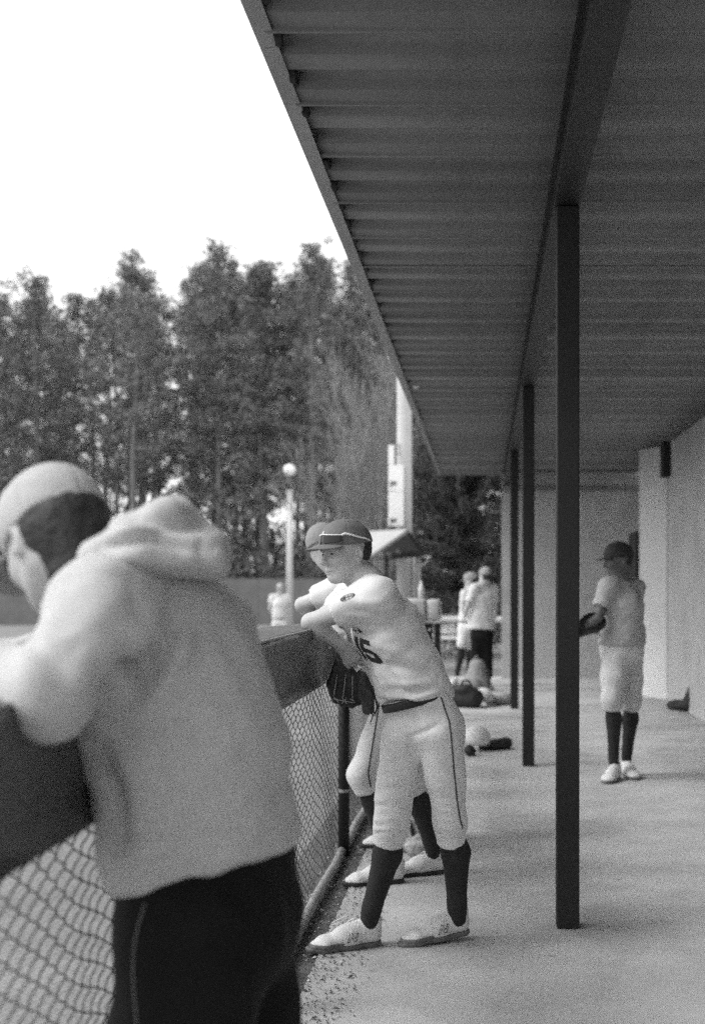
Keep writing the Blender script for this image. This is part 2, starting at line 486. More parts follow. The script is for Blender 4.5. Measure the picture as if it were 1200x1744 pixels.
# padded covers strapped over the top rail
def rail_pad(y0, y1, label, x0=-.68, x1=-.93, zt=1.285, zb=1.045, m=None, sag=.0):
    r = .035
    def ring(y, e):
        pts = []
        ztt = zt - e
        a = x0 - e; b = x1 + e
        pts.append((a+.012, zb+.0)); pts.append((a-.002, zb+.05)); pts.append((a+.004, (zb+ztt)/2)); pts.append((a, ztt-.05))
        for q in range(5):
            an = q/4*math.pi/2
            pts.append((a - r + r*math.cos(an), ztt - r + r*math.sin(an)))
        pts.append(((a+b)/2, ztt+.008))
        for q in range(5):
            an = math.pi/2 + q/4*math.pi/2
            pts.append((b + r + r*math.cos(an), ztt - r + r*math.sin(an)))
        pts.append((b, (zb+ztt)/2)); pts.append((b-.01, zb))
        pts.append((b+.035, zb-.004)); pts.append((b+.05, zb+.06)); pts.append((a-.05, zb+.06)); pts.append((a-.035, zb-.004))
        return pts
    ysn = max(6, int((y1-y0)/.07)); V = []; F = []
    n = len(ring(0, 0))
    for j in range(ysn+1):
        t = j/ysn; y = y0+(y1-y0)*t
        e = .02 if j in (0, ysn) else 0
        for (x, z) in ring(y, e):
            d = .0035*math.sin(y*9+z*20)+.0028*math.sin(y*23+x*30)+RNG.normal(0, .0006)
            V.append((x + d*(1 if x > (x0+x1)/2 else -1), y, z + sag*math.sin(math.pi*t) + .5*d))
    for j in range(ysn):
        for i in range(n):
            F.append((j*n+i, j*n+(i+1) % n, (j+1)*n+(i+1) % n, (j+1)*n+i))
    me = bpy.data.meshes.new('rail_pad')
    me.from_pydata(V, [], F + [tuple(range(n))[::-1], tuple(range(ysn*n, ysn*n+n))])
    o = link('rail_pad', me, None, m or M['pad'], smooth=True)
    # piping seam along the inner top edge
    mb = MB(); mb.tube([(x0-.012, y, zt-.006+sag*math.sin(math.pi*(y-y0)/(y1-y0))) for y in np.linspace(y0+.02, y1-.02, 24)], .005, 6)
    mb.build('seam', M['grey_metal'], o, smooth=True)
    tag(o, label, 'pad', 'padded covers on the fence rail')
    return o
rail_pad(.85, 2.98, 'dark vinyl rail pad under the elbow of the grey hoodie')
rail_pad(3.0, 5.30, 'dark vinyl rail pad between the grey hoodie and the player with number 15')
rail_pad(5.34, 8.1, 'dark vinyl rail pad behind the elbow of the player with number 15', x0=-.70, x1=-.92, zt=1.275, zb=1.04)
rail_pad(8.14, 12.9, 'farthest dark vinyl rail pad along the fence, hidden behind the leaning players', x0=-.70, x1=-.92, zt=1.27, zb=1.04)

# the gate stub further down with pale padded top
st = empty('gate_stub', (-.6, 13.2, 0))
tag(st, 'short dark gate section with pale padded top beyond the leaning player', 'gate')
DG = 13.2
def px2x(px, d): return (px-VX)*d/FPX
mb = MB()
a0, a1 = px2x(688, DG), px2x(749, DG)
mb.box((a0, DG, 1.06), ((a0+a1)/2+.04, DG+.5, 1.325)); mb.build('pad', M['pad_pale'], st, bevel=.03, smooth=True)
mb = MB(); mb.box(((a0+a1)/2+.045, DG+.015, 1.09), (a1, DG+.5, 1.318)); mb.build('pad', M['pad_pale'], st, bevel=.03, smooth=True)
for (p0, p1) in ((723, 735), (739, 749)):
    mb = MB(); mb.box((px2x(p0, DG), DG+.05, -.02), (px2x(p1, DG), DG+.2, 1.058)); mb.build('post', M['post'], st, bevel=.004)
mb = MB(); mb.box((px2x(700, DG), DG+.09, .1), (px2x(723, DG)-.001, DG+.15, 1.0)); mb.build('panel', M['post'], st)
for q in ((731, 1072), (737, 1082)):
    c = W(*q, DG+.03); mb = MB(); mb.tube([c, c+np.array([0, .03, 0])], .012, 8); mb.build('bolt', M['lamp'], st)
# bottle standing on it
c = np.array([px2x(717, DG+.1), DG+.12, 1.327])
mb = MB(); mb.tube([c, c+[0, 0, .002], c+[0, 0, .12], c+[0, 0, .15], c+[0, 0, .17]], [.03, .034, .034, .02, .013], 14)
bo = mb.build('water_bottle', M['clear'], smooth=True)
mb = MB(); mb.tube([c+[0, 0, .171], c+[0, 0, .19]], .016, 10); mb.build('lid', M['board'], bo)
tag(bo, 'small clear drink bottle standing on the pale padded gate top', 'bottle')

# the cross fence beyond the end of the dugout
cf = empty('cross_fence', (-.6, 22, 0))
tag(cf, 'low chain-link cross fence with pale capped top behind the far players', 'fence')
CY = 22.0
chain_link('wire_mesh', cf, -2.2, .9, .02, .82, w=.06, pitch=.07, r=.004, matr=M['grey_metal'], axis='x', base=(0, CY))
mb = MB(); mb.tube([(-2.3, CY, .87), (-1, CY, .865), (1., CY, .87)], .055, 10); mb.build('top_cap', M['board'], cf, smooth=True)
for x in (-2.25, -.9, .4):
    mb = MB(); mb.tube([(x, CY+.05, -.03), (x, CY+.05, .84)], .03, 10); mb.build('post', M['grey_metal'], cf, smooth=True)

# ------------------------------------------------------------------ light pole with boards and the small gabled kiosk
DP = 21.5
pole = empty('light_pole', W(690, 1000, DP)*[1, 1, 0])
tag(pole, 'tall pale steel light pole rising beside the dugout eave', 'pole')
pc = px2x(688, DP)
mb = MB(); mb.tube([(pc, DP, -.03), (pc, DP, 4), (pc-.01, DP, 8), (pc-.015, DP, 13)], [.135, .13, .12, .10], 20); mb.build('shaft', M['white_metal'], pole, smooth=True)
mb = MB(); mb.tube([(pc+.16, DP-.03, -.03), (pc+.16, DP-.03, 2.05)], .045, 12); mb.build('conduit', M['grey_metal'], pole, smooth=True)
mb = MB(); 
for py in (757, 764, 772, 800, 831, 844, 862):
    c = W(678, py, DP-.14); mb.tube([c, c+[0, .03, 0]], .016, 6)
mb.build('rung_bolt', M['ink'], pole)
bd = empty('marker_board', W(674, 895, DP-.2))
tag(bd, 'narrow white stepped board with two printed marks on the light pole', 'board')
DB = DP - .2
def flat(px0, py0, px1, py1, d, t=.03):
    a = W(px0, py1, d); b = W(px1, py0, d)
    return (a[0], d-t/2, a[2]), (b[0], d+t/2, b[2])
for k_, (a, b, c, d) in enumerate(((661, 758, 671, 791.6), (661, 792, 687, 836), (661, 837, 687, 896))):
    mb = MB(); mb.box(*flat(a, b, c, d, DB)); mb.build('panel', M['board'], bd, bevel=.004)
for (y0) in (820, 883):
    for i, (dy, l) in enumerate(((0, 11), (3.5, 11), (6, 6), (9, 3))):
        mb = MB(); mb.box(*flat(664, y0+dy, 664+l, y0+dy+(2.2 if i < 2 else 1.2), DB-.018, .004)); mb.build('printed_mark', M['ink'], bd)
kio = empty('kiosk', W(690, 1000, 20.6)*[1, 1, 0])
tag(kio, 'small kiosk with pale gabled roof at the foot of the light pole', 'kiosk')
DK = 20.2
r0 = W(694, 901, DK); r1 = W(624, 905, DK+2.2); el = W(634, 943, DK-.15); el1 = W(565, 941, DK+2.0); er = W(721, 940, DK+.25); er1 = W(650, 938, DK+2.4)
def slab(name, q, t, m):
    q = [np.asarray(p) for p in q]; n = nrm(np.cross(q[1]-q[0], q[3]-q[0]))
    if n[2] < 0: n = -n
    mb = MB(); mb.add([p for p in q]+[p-n*t for p in q], [(0,1,2,3),(7,6,5,4)]+[(i,(i+1)%4,4+(i+1)%4,4+i) for i in range(4)])
    return mb.build(name, m, kio)
slab('roof_slope', [r0, r1, el1, el], .05, M['kiosk_roof'])
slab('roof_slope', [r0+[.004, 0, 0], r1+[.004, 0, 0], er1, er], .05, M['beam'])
mb = MB(); mb.tube([el+[.3, .1, -.04], er+[0, 0, -.03]], .045, 4); mb.build('tie_beam', M['post'], kio)
c = W(713, 945, DK+.3); mb = MB(); mb.box((c[0]-.03, c[1]-.03, -.03), (c[0]+.03, c[1]+.03, c[2])); mb.build('post', M['grey_metal'], kio)
c = W(658, 945, DK+.6); mb = MB(); mb.box((c[0]-.03, c[1]-.03, -.03), (c[0]+.03, c[1]+.03, c[2])); mb.build('post', M['beam'], kio)
c = W(716, 948, DK+.28); mb = MB(); mb.tube([c, c+[.17, 0, 0]], .012, 6); mb.tube([c+[.13, 0, 0], c+[.11, 0, -.07], c+[.05, 0, -.13], c+[.0, 0, -.14]], .010, 6); mb.build('bracket', M['board'], kio)

# ------------------------------------------------------------------ outfield
of = empty('outfield_fence', (-12, 48, 0)); tag(of, 'grey boarded outfield fence at the foot of the pines', 'fence')
for i in range(16):
    x = -40 + i*2.6
    mb = MB(); mb.box((x, 48+.02*(i % 2), -.03), (x+2.59, 48.08+.02*(i % 2), 1.78)); mb.build('board', M['fence_far'], of)
lp = empty('field_lamp_post', W(493, 1000, 44)*[1, 1, 0]); tag(lp, 'slim pale lamp post with round globe in the outfield', 'lamp post')
c = W(493, 1000, 44)
mb = MB(); mb.tube([(c[0], 44, -.03), (c[0], 44, 2.5), (c[0], 44, W(0, 835, 44)[2])], [.115, .11, .10], 12); mb.build('shaft', M['white_metal'], lp, smooth=True)
g = W(493, 801, 44)
mb = MB(); mb.tube([(c[0], 44, W(0, 836, 44)[2]), (c[0], 44, g[2]-.2)], .03, 8); mb.build('neck', M['beam'], lp, smooth=True)
mb = MB(); mb.tube([g+[0, 0, .22*math.cos(a)] for a in np.linspace(math.pi, 0, 9)], [max(.01, .22*math.sin(a)) for a in np.linspace(math.pi, 0, 9)], 14); mb.build('globe', M['lamp'], lp, smooth=True)
# ------------------------------------------------------------------ trees
def tubes_np(segs, sides=4):
    """segs: list of (p0, p1, r0, r1)"""
    P0 = np.array([s[0] for s in segs]); P1 = np.array([s[1] for s in segs]); R0 = np.array([s[2] for s in segs]); R1 = np.array([s[3] for s in segs])
    T = P1-P0; T /= np.linalg.norm(T, axis=1, keepdims=True)+1e-9
    ref = np.where(np.abs(T[:, 2:3]) < .9, np.array([[0, 0, 1.]]), np.array([[1., 0, 0]]))
    a = np.cross(T, ref); a /= np.linalg.norm(a, axis=1, keepdims=True)+1e-9
    b = np.cross(T, a)
    V = []
    for (P, R) in ((P0, R0), (P1, R1)):
        for k in range(sides):
            V.append(P + R[:, None]*(math.cos(2*math.pi*k/sides)*a+math.sin(2*math.pi*k/sides)*b))
    V = np.stack(V, 1).reshape(-1, 3)
    base = np.arange(len(segs))*2*sides
    F = []
    for k in range(sides):
        k2 = (k+1) % sides
        F.append(np.stack([base+k, base+k2, base+sides+k2, base+sides+k], 1))
    return V, np.concatenate(F)

def leaf_quads(C, D, L, Wd, rng):
    """thin leaf blades at C along D"""
    D = D/(np.linalg.norm(D, axis=1, keepdims=True)+1e-9)
    r = rng.normal(size=C.shape); S = np.cross(D, r); S /= np.linalg.norm(S, axis=1, keepdims=True)+1e-9
    L = L[:, None]; Wd = Wd[:, None]
    V = np.stack([C, C+D*L*.5+S*Wd, C+D*L, C+D*L*.45-S*Wd], 1).reshape(-1, 3)
    F = np.arange(len(C)*4).reshape(-1, 4)
    return V, F

def pine_mesh(seed, h=18., crown0=.34, spread=2.5, dens=1.0):
    rng = np.random.default_rng(seed)
    segs = []; n = 10
    pts = [np.array([.18*math.sin(i*.9+seed)*i/n, .15*math.cos(i*.7+seed)*i/n, h*i/n]) for i in range(n+1)]
    rad = lambda t: .19*(1-t)**.8+.02
    for i in range(n): segs.append((pts[i], pts[i+1], rad(i/n), rad((i+1)/n)))
    C = []; D = []
    nl = int(46*dens)
    for i in range(nl):
        t = crown0 + (1-crown0)*((i+rng.random())/nl)
        if rng.random() < .10: continue
        j = min(int(t*n), n-1); p = pts[j]+(pts[j+1]-pts[j])*(t*n-j)
        az = i*2.4+rng.random()*1.4
        u = (t-crown0)/(1-crown0)
        ln = spread*(.35+.65*math.sin(min(1, (u*.92+.13))*math.pi)**.7)*(1-.45*u)*rng.uniform(.55, 1.15)
        up = rng.uniform(-.12, .38)+.35*u
        d = np.array([math.cos(az), math.sin(az), up]); d /= np.linalg.norm(d)
        q = p; m = 4
        for s in range(m):
            d2 = d+rng.normal(0, .16, 3)+[0, 0, .06*s]; d2 /= np.linalg.norm(d2)
            e = q+d2*ln/m
            segs.append((q, e, .035*(1-s/m)+.012, .035*(1-(s+1)/m)+.01))
            if s >= 1:
                for b in range(3):
                    nt = rng.integers(9, 16)
                    cc = e+rng.normal(0, .26, 3)*[1, 1, .6]
                    C.append(cc+rng.normal(0, .13, (nt, 3))); dd = rng.normal(0, 1, (nt, 3)); dd[:, 2] = np.abs(dd[:, 2])*.6+.1; D.append(dd+d*.5)
            q = e
    for i in range(3): # dead stubs
        t = rng.uniform(.15, crown0); p = pts[int(t*n)]; az = rng.random()*6.28
        segs.append((p, p+np.array([math.cos(az), math.sin(az), .1])*rng.uniform(.5, 1.2), .03, .01))
    C = np.concatenate(C); D = np.concatenate(D)
    V, F = leaf_quads(C, D, rng.uniform(.22, .42, len(C)), rng.uniform(.025, .055, len(C)), rng)
    tv, tf = tubes_np(segs, 5)
    a = mesh_np('trunk', tv, tf, [M['bark']]); b = mesh_np('crown', V, F, [M['needle']])
    return a, b
PINES = [pine_mesh(100+i, 18., (.30, .36, .42, .27, .38, .33)[i], (2.4, 2.1, 2.6, 2.3, 2.8, 1.9)[i], (1.1, .9, 1., 1.25, 1.05, .85)[i]) for i in range(6)]
def place_tree(meshes, base, sc, rot, name, label, group, cat='tree', wide=1.0):
    t = empty(name, base); t.rotation_euler = (RNG.normal(0, .012), RNG.normal(0, .012), rot); t.scale = (sc*wide, sc*wide, sc)
    for nm, me in zip(('trunk', 'crown'), meshes):
        o = bpy.data.objects.new(nm, me); COL.objects.link(o); o.parent = t
    return tag(t, label, cat, group)
npine = 0
def ytop(px):
    pts = [(-200, 440), (60, 440), (110, 455), (160, 470), (230, 425), (300, 455), (375, 405), (420, 450), (450, 428), (480, 462), (530, 415), (570, 445), (610, 435), (700, 450), (900, 470)]
    return float(np.interp(px, [p[0] for p in pts], [p[1] for p in pts]))
# front rank: crowns that make the skyline; then ranks behind
for d0, stepx, dy, lab in ((57, 52, 0, 'tall pine in the front rank beyond the outfield fence'), (66, 46, 26, 'pine in the middle rank, seen between front trunks beyond the outfield'), (77, 44, 44, 'pine deep in the wood, its trunk thin among nearer trunks')):
    px = -150.0
    while px < 800:
        p = px + RNG.normal(0, 9); d = d0 + RNG.uniform(-3.5, 3.5)
        if abs(p-190) < 24 and RNG.random() < .75: px += stepx*.5; continue
        yt = ytop(p) + 14 + dy + abs(RNG.normal(0, 26))
        if d0 == 57 and RNG.random() < .12: px += stepx*.6; continue
        h = CAMZ + (1000-yt)*d/FPX
        base = W(p, 1000, d); base[2] = -.03
        place_tree(PINES[RNG.integers(0, 6)], base, h/18., RNG.random()*6.28, 'pine_tree', lab, lab, wide=RNG.uniform(.9, 1.15))
        npine += 1; px += stepx*RNG.uniform(.75, 1.25)
# named skyline trees
for p, yt, d in ((232, 440, 54), (375, 425, 55), (448, 444, 54), (532, 432, 53), (600, 450, 56)):
    h = CAMZ + (1000-yt)*d/FPX; base = W(p, 1000, d); base[2] = -.03
    place_tree(PINES[(0, 3, 2, 3, 4)[int(p) % 5]], base, h/18., p, 'pine_tree', {232: 'skyline pine standing left of the hood of the grey sweatshirt', 375: 'highest pine on the skyline, right of the hood of the grey sweatshirt', 448: 'pointed skyline pine just left of the slim lamp post', 532: 'broad tall skyline pine above the cap of the number 15 player', 600: 'skyline pine cut off by the dugout eave'}[p], 'tallest skyline pines', wide=1.0)

# undergrowth below the pines: one uncountable mass
def underbrush():
    rng = np.random.default_rng(5)
    n = 56000
    px = rng.uniform(-250, 900, n); d = rng.uniform(50, 74, n)
    X = (px-VX)*d/FPX
    hmax = 4.2+1.0*np.sin(X*.9)+.7*np.sin(X*2.3+1)+.5*np.sin(d*1.7)
    z = rng.random(n)**1.25*hmax
    C = np.stack([X, d, z], 1)
    V, F = leaf_quads(C, rng.normal(size=(n, 3))+[0, 0, .7], rng.uniform(.18, .45, n), rng.uniform(.04, .11, n), rng)
    o = link('underbrush', mesh_np('underbrush', V, F), None, M['brush'], 'stuff')
    tag(o, 'dark tangled undergrowth below the pines', 'undergrowth')
underbrush()

# bare deciduous saplings beside the light pole
def bare_tree(name, label, base, h, seed, lean=(0, 0), stems=3, spread=.5):
    rng = np.random.default_rng(seed)
    trunk = []; twigs = []
    def grow(p, d, ln, r, depth):
        steps = 4 if depth == 0 else 3; q = p
        for s in range(steps):
            d = nrm(d+rng.normal(0, .10, 3)+np.array([0, 0, .05]))
            e = q+d*ln/steps; r2 = r*.9
            (trunk if depth <= 1 else twigs).append((q, e, r, r2)); q = e; r = r2
            if depth < 5 and (s > 0 or depth > 0):
                for b in range(2 if depth == 0 else int(rng.random() < (.85, .85, .75, .6, .5)[depth])+1*(depth in (1, 2) and rng.random() < .5)):
                    az = rng.random()*6.28; k = rng.uniform(.30, .62)
                    nd = nrm(d + k*np.array([math.cos(az), math.sin(az), .25]))
                    grow(q, nd, ln*rng.uniform(.45, .68), r*.58, depth+1)
        if depth < 5: grow(q, d, ln*.6, r*.8, depth+1)
    root = empty(name, base)
    for s in range(stems):
        az = rng.random()*6.28
        grow(np.asarray(base)+rng.normal(0, .12, 3)*[1, 1, 0], nrm([spread*.5*math.cos(az)+lean[0], spread*.5*math.sin(az)+lean[1], 1]), h*.40, .05, 0)
    V, F = tubes_np(trunk, 5); link('trunk', mesh_np('trunk', V, F), root, M['twig'])
    V, F = tubes_np([(a, b, max(r0, .006), max(r1, .005)) for a, b, r0, r1 in twigs], 3); link('crown', mesh_np('crown', V, F), root, M['twig'])
    return tag(root, label, 'tree')
def gb(px, d): b = W(px, 1000, d); b[2] = -.03; return b
bare_tree('bare_tree', 'leafless pale sapling thicket just left of the light pole', gb(655, 31), 8.2, 3, (-.05, 0), 3)
bare_tree('bare_tree', 'leafless pale tree leaning left behind the white marker board', gb(640, 34), 7.0, 8, (-.10, 0), 3)
bare_tree('bare_tree', 'leafless pale sapling right of the light pole, under the eave', gb(728, 33), 6.5, 14, (.0, 0), 3)

# dark cedar beyond the end of the roof
def cedar():
    rng = np.random.default_rng(21)
    bp = gb(792, 26.5); root = empty('cedar_tree', bp)
    segs = []; C = []; D = []
    h = 6.2
    segs += [(bp+[0, 0, h*i/8], bp+[0, 0, h*(i+1)/8], .16*(1-i/8)+.02, .16*(1-(i+1)/8)+.02) for i in range(8)]
    for i in range(430):
        t = rng.uniform(.02, 1); az = rng.random()*6.28
        ln = (1.95*(1-t)**.5+.15)*rng.uniform(.75, 1.15)
        if i % 13 == 0: ln *= 1.25
        q = bp+[0, 0, h*t]; d = np.array([math.cos(az), math.sin(az), .12]); m = 6
        for s in range(m):
            d = nrm(d+rng.normal(0, .10, 3)+[0, 0, -.03+.04*s]); e = q+d*ln/m
            segs.append((q, e, .018, .012))
            nt = 20
            tt = rng.random((nt, 1)); cc = q+(e-q)*tt+rng.normal(0, .05, (nt, 3)); C.append(cc); dd = rng.normal(0, .75, (nt, 3))+d*1.1; D.append(dd)
            q = e
    C = np.concatenate(C); D = np.concatenate(D)
    V, F = leaf_quads(C, D, rng.uniform(.09, .20, len(C)), rng.uniform(.010, .022, len(C)), rng)
    tv, tf = tubes_np(segs, 4)
    link('trunk', mesh_np('trunk', tv, tf), root, M['bark']); link('crown', mesh_np('crown', V, F), root, M['cedar'])
    tag(root, 'dense dark cedar with drooping sprays beyond the roof end', 'tree')
cedar()
# two long cedar limbs reaching left over the kiosk
def limb(label, pts, seed):
    rng = np.random.default_rng(seed)
    pts = [np.asarray(p) for p in pts]; segs = []; C = []; D = []
    for a, b in zip(pts[:-1], pts[1:]):
        segs.append((a, b, .02, .014)); d = nrm(b-a)
        for k in range(int(np.linalg.norm(b-a)/.012)):
            p = a+(b-a)*rng.random(); C.append(p+rng.normal(0, .035, 3)); D.append(d+rng.normal(0, .55, 3))
    C = np.array(C); D = np.array(D)
    V, F = leaf_quads(C, D, rng.uniform(.10, .22, len(C)), rng.uniform(.012, .024, len(C)), rng)
    return segs, V, F
root = bpy.data.objects['cedar_tree']
for i, pts in enumerate(([W(800, 930, 26), W(745, 905, 25), W(715, 892, 24.2), W(690, 870, 23.6)], [W(800, 930, 26), W(760, 860, 25.2), W(745, 815, 24.6), W(722, 775, 24.2)], [W(800, 900, 26), W(745, 880, 25.), W(705, 898, 24.2), W(684, 900, 23.6)], [W(800, 960, 26), W(760, 930, 25), W(735, 925, 24.3), W(712, 920, 23.8)])):
    s_, V, F = limb('', pts, 40+i)
    tv, tf = tubes_np(s_, 4)
    link('limb', mesh_np('limb', tv, tf), root, M['bark']); link('spray', mesh_np('spray', V, F), root, M['cedar'])
# ------------------------------------------------------------------ sculpting: distance fields meshed into one continuous skin
class Field:
    def __init__(s, lo, hi, h):
        s.lo = np.asarray(lo, float); s.h = h
        s.n = np.ceil((np.asarray(hi, float)-s.lo)/h).astype(int)+1
        s.F = np.full(s.n, .5, np.float32)
        s.ax = [(s.lo[i]+h*np.arange(s.n[i])).astype(np.float32) for i in range(3)]
    def _sl(s, lo, hi):
        a = np.clip(np.floor((np.asarray(lo)-s.lo)/s.h).astype(int), 0, s.n)
        b = np.clip(np.ceil((np.asarray(hi)-s.lo)/s.h).astype(int)+1, 0, s.n)
        return tuple(slice(a[i], b[i]) for i in range(3))
    def _ev(s, fn, sl):
        return fn(s.ax[0][sl[0]][:, None, None], s.ax[1][sl[1]][None, :, None], s.ax[2][sl[2]][None, None, :])
    def add(s, prim, k=.0):
        fn, lo, hi = prim
        m = k+3*s.h
        sl = s._sl(lo-m, hi+m)
        if any(q.stop <= q.start for q in sl): return s
        d = s._ev(fn, sl).astype(np.float32); f = s.F[sl]
        if k > 0:
            h = np.clip(k-np.abs(f-d), 0, None)/k
            s.F[sl] = np.minimum(f, d)-h*h*k*.25
        else: s.F[sl] = np.minimum(f, d)
        return s
    def sub(s, prim, k=.0):
        fn, lo, hi = prim
        m = k+3*s.h; sl = s._sl(lo-m, hi+m)
        if any(q.stop <= q.start for q in sl): return s
        d = -s._ev(fn, sl).astype(np.float32); f = s.F[sl]
        if k > 0:
            h = np.clip(k-np.abs(f-d), 0, None)/k
            s.F[sl] = np.maximum(f, d)+h*h*k*.25
        else: s.F[sl] = np.maximum(f, d)
        return s
    def cut(s, p, n, k=0.):
        """keep the side that n points away from"""
        n = nrm(n); sl = (slice(None),)*3
        d = s._ev(lambda X, Y, Z: (X-p[0])*n[0]+(Y-p[1])*n[1]+(Z-p[2])*n[2], sl)
        if k > 0:
            h = np.clip(k-np.abs(s.F-d), 0, None)/k
            s.F = np.maximum(s.F, d)+h*h*k*.25
        else: s.F = np.maximum(s.F, d)
        return s
    def inter(s, prim):
        d = s._ev(prim[0], (slice(None),)*3); s.F = np.maximum(s.F, d); return s
    def mesh(s, relax=1):
        F = s.F; n = s.n
        ins = F < 0
        c = [ins[i:n[0]-1+i, j:n[1]-1+j, k:n[2]-1+k] for i in (0, 1) for j in (0, 1) for k in (0, 1)]
        cnt = sum(q.astype(np.int8) for q in c)
        act = (cnt > 0) & (cnt < 8)
        I, J, K = np.nonzero(act)
        idx = -np.ones(act.shape, np.int32); idx[I, J, K] = np.arange(len(I))
        acc = np.zeros((len(I), 3)); num = np.zeros(len(I))
        for ax in range(3):
            for a in (0, 1):
                for b in (0, 1):
                    o0 = [0, 0, 0]; o1 = [0, 0, 0]
                    others = [q for q in range(3) if q != ax]
                    o0[others[0]] = o1[others[0]] = a; o0[others[1]] = o1[others[1]] = b; o1[ax] = 1
                    f0 = F[I+o0[0], J+o0[1], K+o0[2]]; f1 = F[I+o1[0], J+o1[1], K+o1[2]]
                    m = (f0 < 0) != (f1 < 0)
                    t = np.where(m, f0/(np.where(m, f0-f1, 1.)), 0)
                    p = np.zeros((len(I), 3)); p[:, ax] = t; p[:, others[0]] = a; p[:, others[1]] = b
                    acc += p*m[:, None]; num += m
        V = s.lo+s.h*(np.stack([I, J, K], 1)+acc/num[:, None])
        Q = []
        for ax in range(3):
            o = [q for q in range(3) if q != ax]
            A = [slice(None)]*3; B = [slice(None)]*3
            A[ax] = slice(0, n[ax]-1); B[ax] = slice(1, n[ax])
            for q in o:
                A[q] = slice(1, n[q]-1); B[q] = slice(1, n[q]-1)
            f0 = ins[tuple(A)]; f1 = ins[tuple(B)]
            e = np.nonzero(f0 != f1)
            e = [np.array(q) for q in e]
            flip = f0[tuple(e)]
            base = [q.copy() for q in e]
            for q in o: base[q] = base[q]+1
            def cell(d0, d1):
                cc = [q.copy() for q in base]; cc[o[0]] = cc[o[0]]-d0; cc[o[1]] = cc[o[1]]-d1
                return idx[cc[0], cc[1], cc[2]]
            q4 = np.stack([cell(1, 1), cell(0, 1), cell(0, 0), cell(1, 0)], 1)
            fl = flip if ax != 1 else ~flip
            q4 = np.where(fl[:, None], q4, q4[:, ::-1])
            Q.append(q4)
        Q = np.concatenate(Q); Q = Q[(Q >= 0).all(1)]
        for _ in range(relax): V = relaxed(V, Q)
        return V, Q
def relaxed(V, Q, lam=.5):
    acc = np.zeros_like(V); cnt = np.zeros(len(V))
    for i in range(4):
        for j in (1, 3):
            np.add.at(acc, Q[:, i], V[Q[:, (i+j) % 4]]); np.add.at(cnt, Q[:, i], 1)
    return V+(acc/np.maximum(cnt, 1)[:, None]-V)*lam
def vnormals(V, Q):
    n = np.cross(V[Q[:, 2]]-V[Q[:, 0]], V[Q[:, 3]]-V[Q[:, 1]])
    N = np.zeros_like(V)
    for i in range(4): np.add.at(N, Q[:, i], n)
    return N/(np.linalg.norm(N, axis=1, keepdims=True)+1e-12)

def cone(a, b, ra, rb):
    a = np.asarray(a, float); b = np.asarray(b, float); ba = b-a; L2 = float(ba@ba)+1e-12
    def fn(X, Y, Z):
        t = np.clip(((X-a[0])*ba[0]+(Y-a[1])*ba[1]+(Z-a[2])*ba[2])/L2, 0, 1)
        return np.sqrt((X-a[0]-t*ba[0])**2+(Y-a[1]-t*ba[1])**2+(Z-a[2]-t*ba[2])**2)-(ra+(rb-ra)*t)
    r = max(ra, rb)
    return fn, np.minimum(a, b)-r, np.maximum(a, b)+r
def ecap(a, b, ra, rb, side):
    """capsule with an elliptical section; ra, rb = (along side, across)"""
    a = np.asarray(a, float); b = np.asarray(b, float); w = b-a; L = np.linalg.norm(w)+1e-9; w = w/L
    sdv = np.asarray(side, float); sdv = nrm(sdv-w*(sdv@w)); v = np.cross(w, sdv)
    def fn(X, Y, Z):
        dx, dy, dz = X-a[0], Y-a[1], Z-a[2]
        q = dx*w[0]+dy*w[1]+dz*w[2]; t = np.clip(q/L, 0, 1)
        rx = ra[0]+(rb[0]-ra[0])*t; ry = ra[1]+(rb[1]-ra[1])*t; m = np.minimum(rx, ry)
        u = dx*sdv[0]+dy*sdv[1]+dz*sdv[2]; vv = dx*v[0]+dy*v[1]+dz*v[2]; wr = q-t*L
        return (np.sqrt((u/rx)**2+(vv/ry)**2+(wr/m)**2)-1)*m
    r = max(*ra, *rb)
    return fn, np.minimum(a, b)-r, np.maximum(a, b)+r
def ell(c, ax, r):
    c = np.asarray(c, float); m = min(r)
    def fn(X, Y, Z):
        dx, dy, dz = X-c[0], Y-c[1], Z-c[2]
        s = 0
        for i in range(3): s = s+((dx*ax[i][0]+dy*ax[i][1]+dz*ax[i][2])/r[i])**2
        return (np.sqrt(s)-1)*m
    R = max(r)
    return fn, c-R, c+R
def flat_end(prim, p, n, p2=None, n2=None):
    n = nrm(n); fn0 = prim[0]
    def fn(X, Y, Z):
        d = np.maximum(fn0(X, Y, Z), (X-p[0])*n[0]+(Y-p[1])*n[1]+(Z-p[2])*n[2])
        if p2 is not None:
            m = nrm(n2); d = np.maximum(d, (X-p2[0])*m[0]+(Y-p2[1])*m[1]+(Z-p2[2])*m[2])
        return d
    return fn, prim[1], prim[2]
def rbox(c, ax, half, r):
    c = np.asarray(c, float)
    def fn(X, Y, Z):
        dx, dy, dz = X-c[0], Y-c[1], Z-c[2]
        q = [np.abs(dx*ax[i][0]+dy*ax[i][1]+dz*ax[i][2])-(half[i]-r) for i in range(3)]
        o = np.sqrt(sum(np.maximum(v, 0)**2 for v in q))
        return o+np.minimum(np.maximum(q[0], np.maximum(q[1], q[2])), 0)-r
    R = math.sqrt(sum(v*v for v in half))
    return fn, c-R, c+R

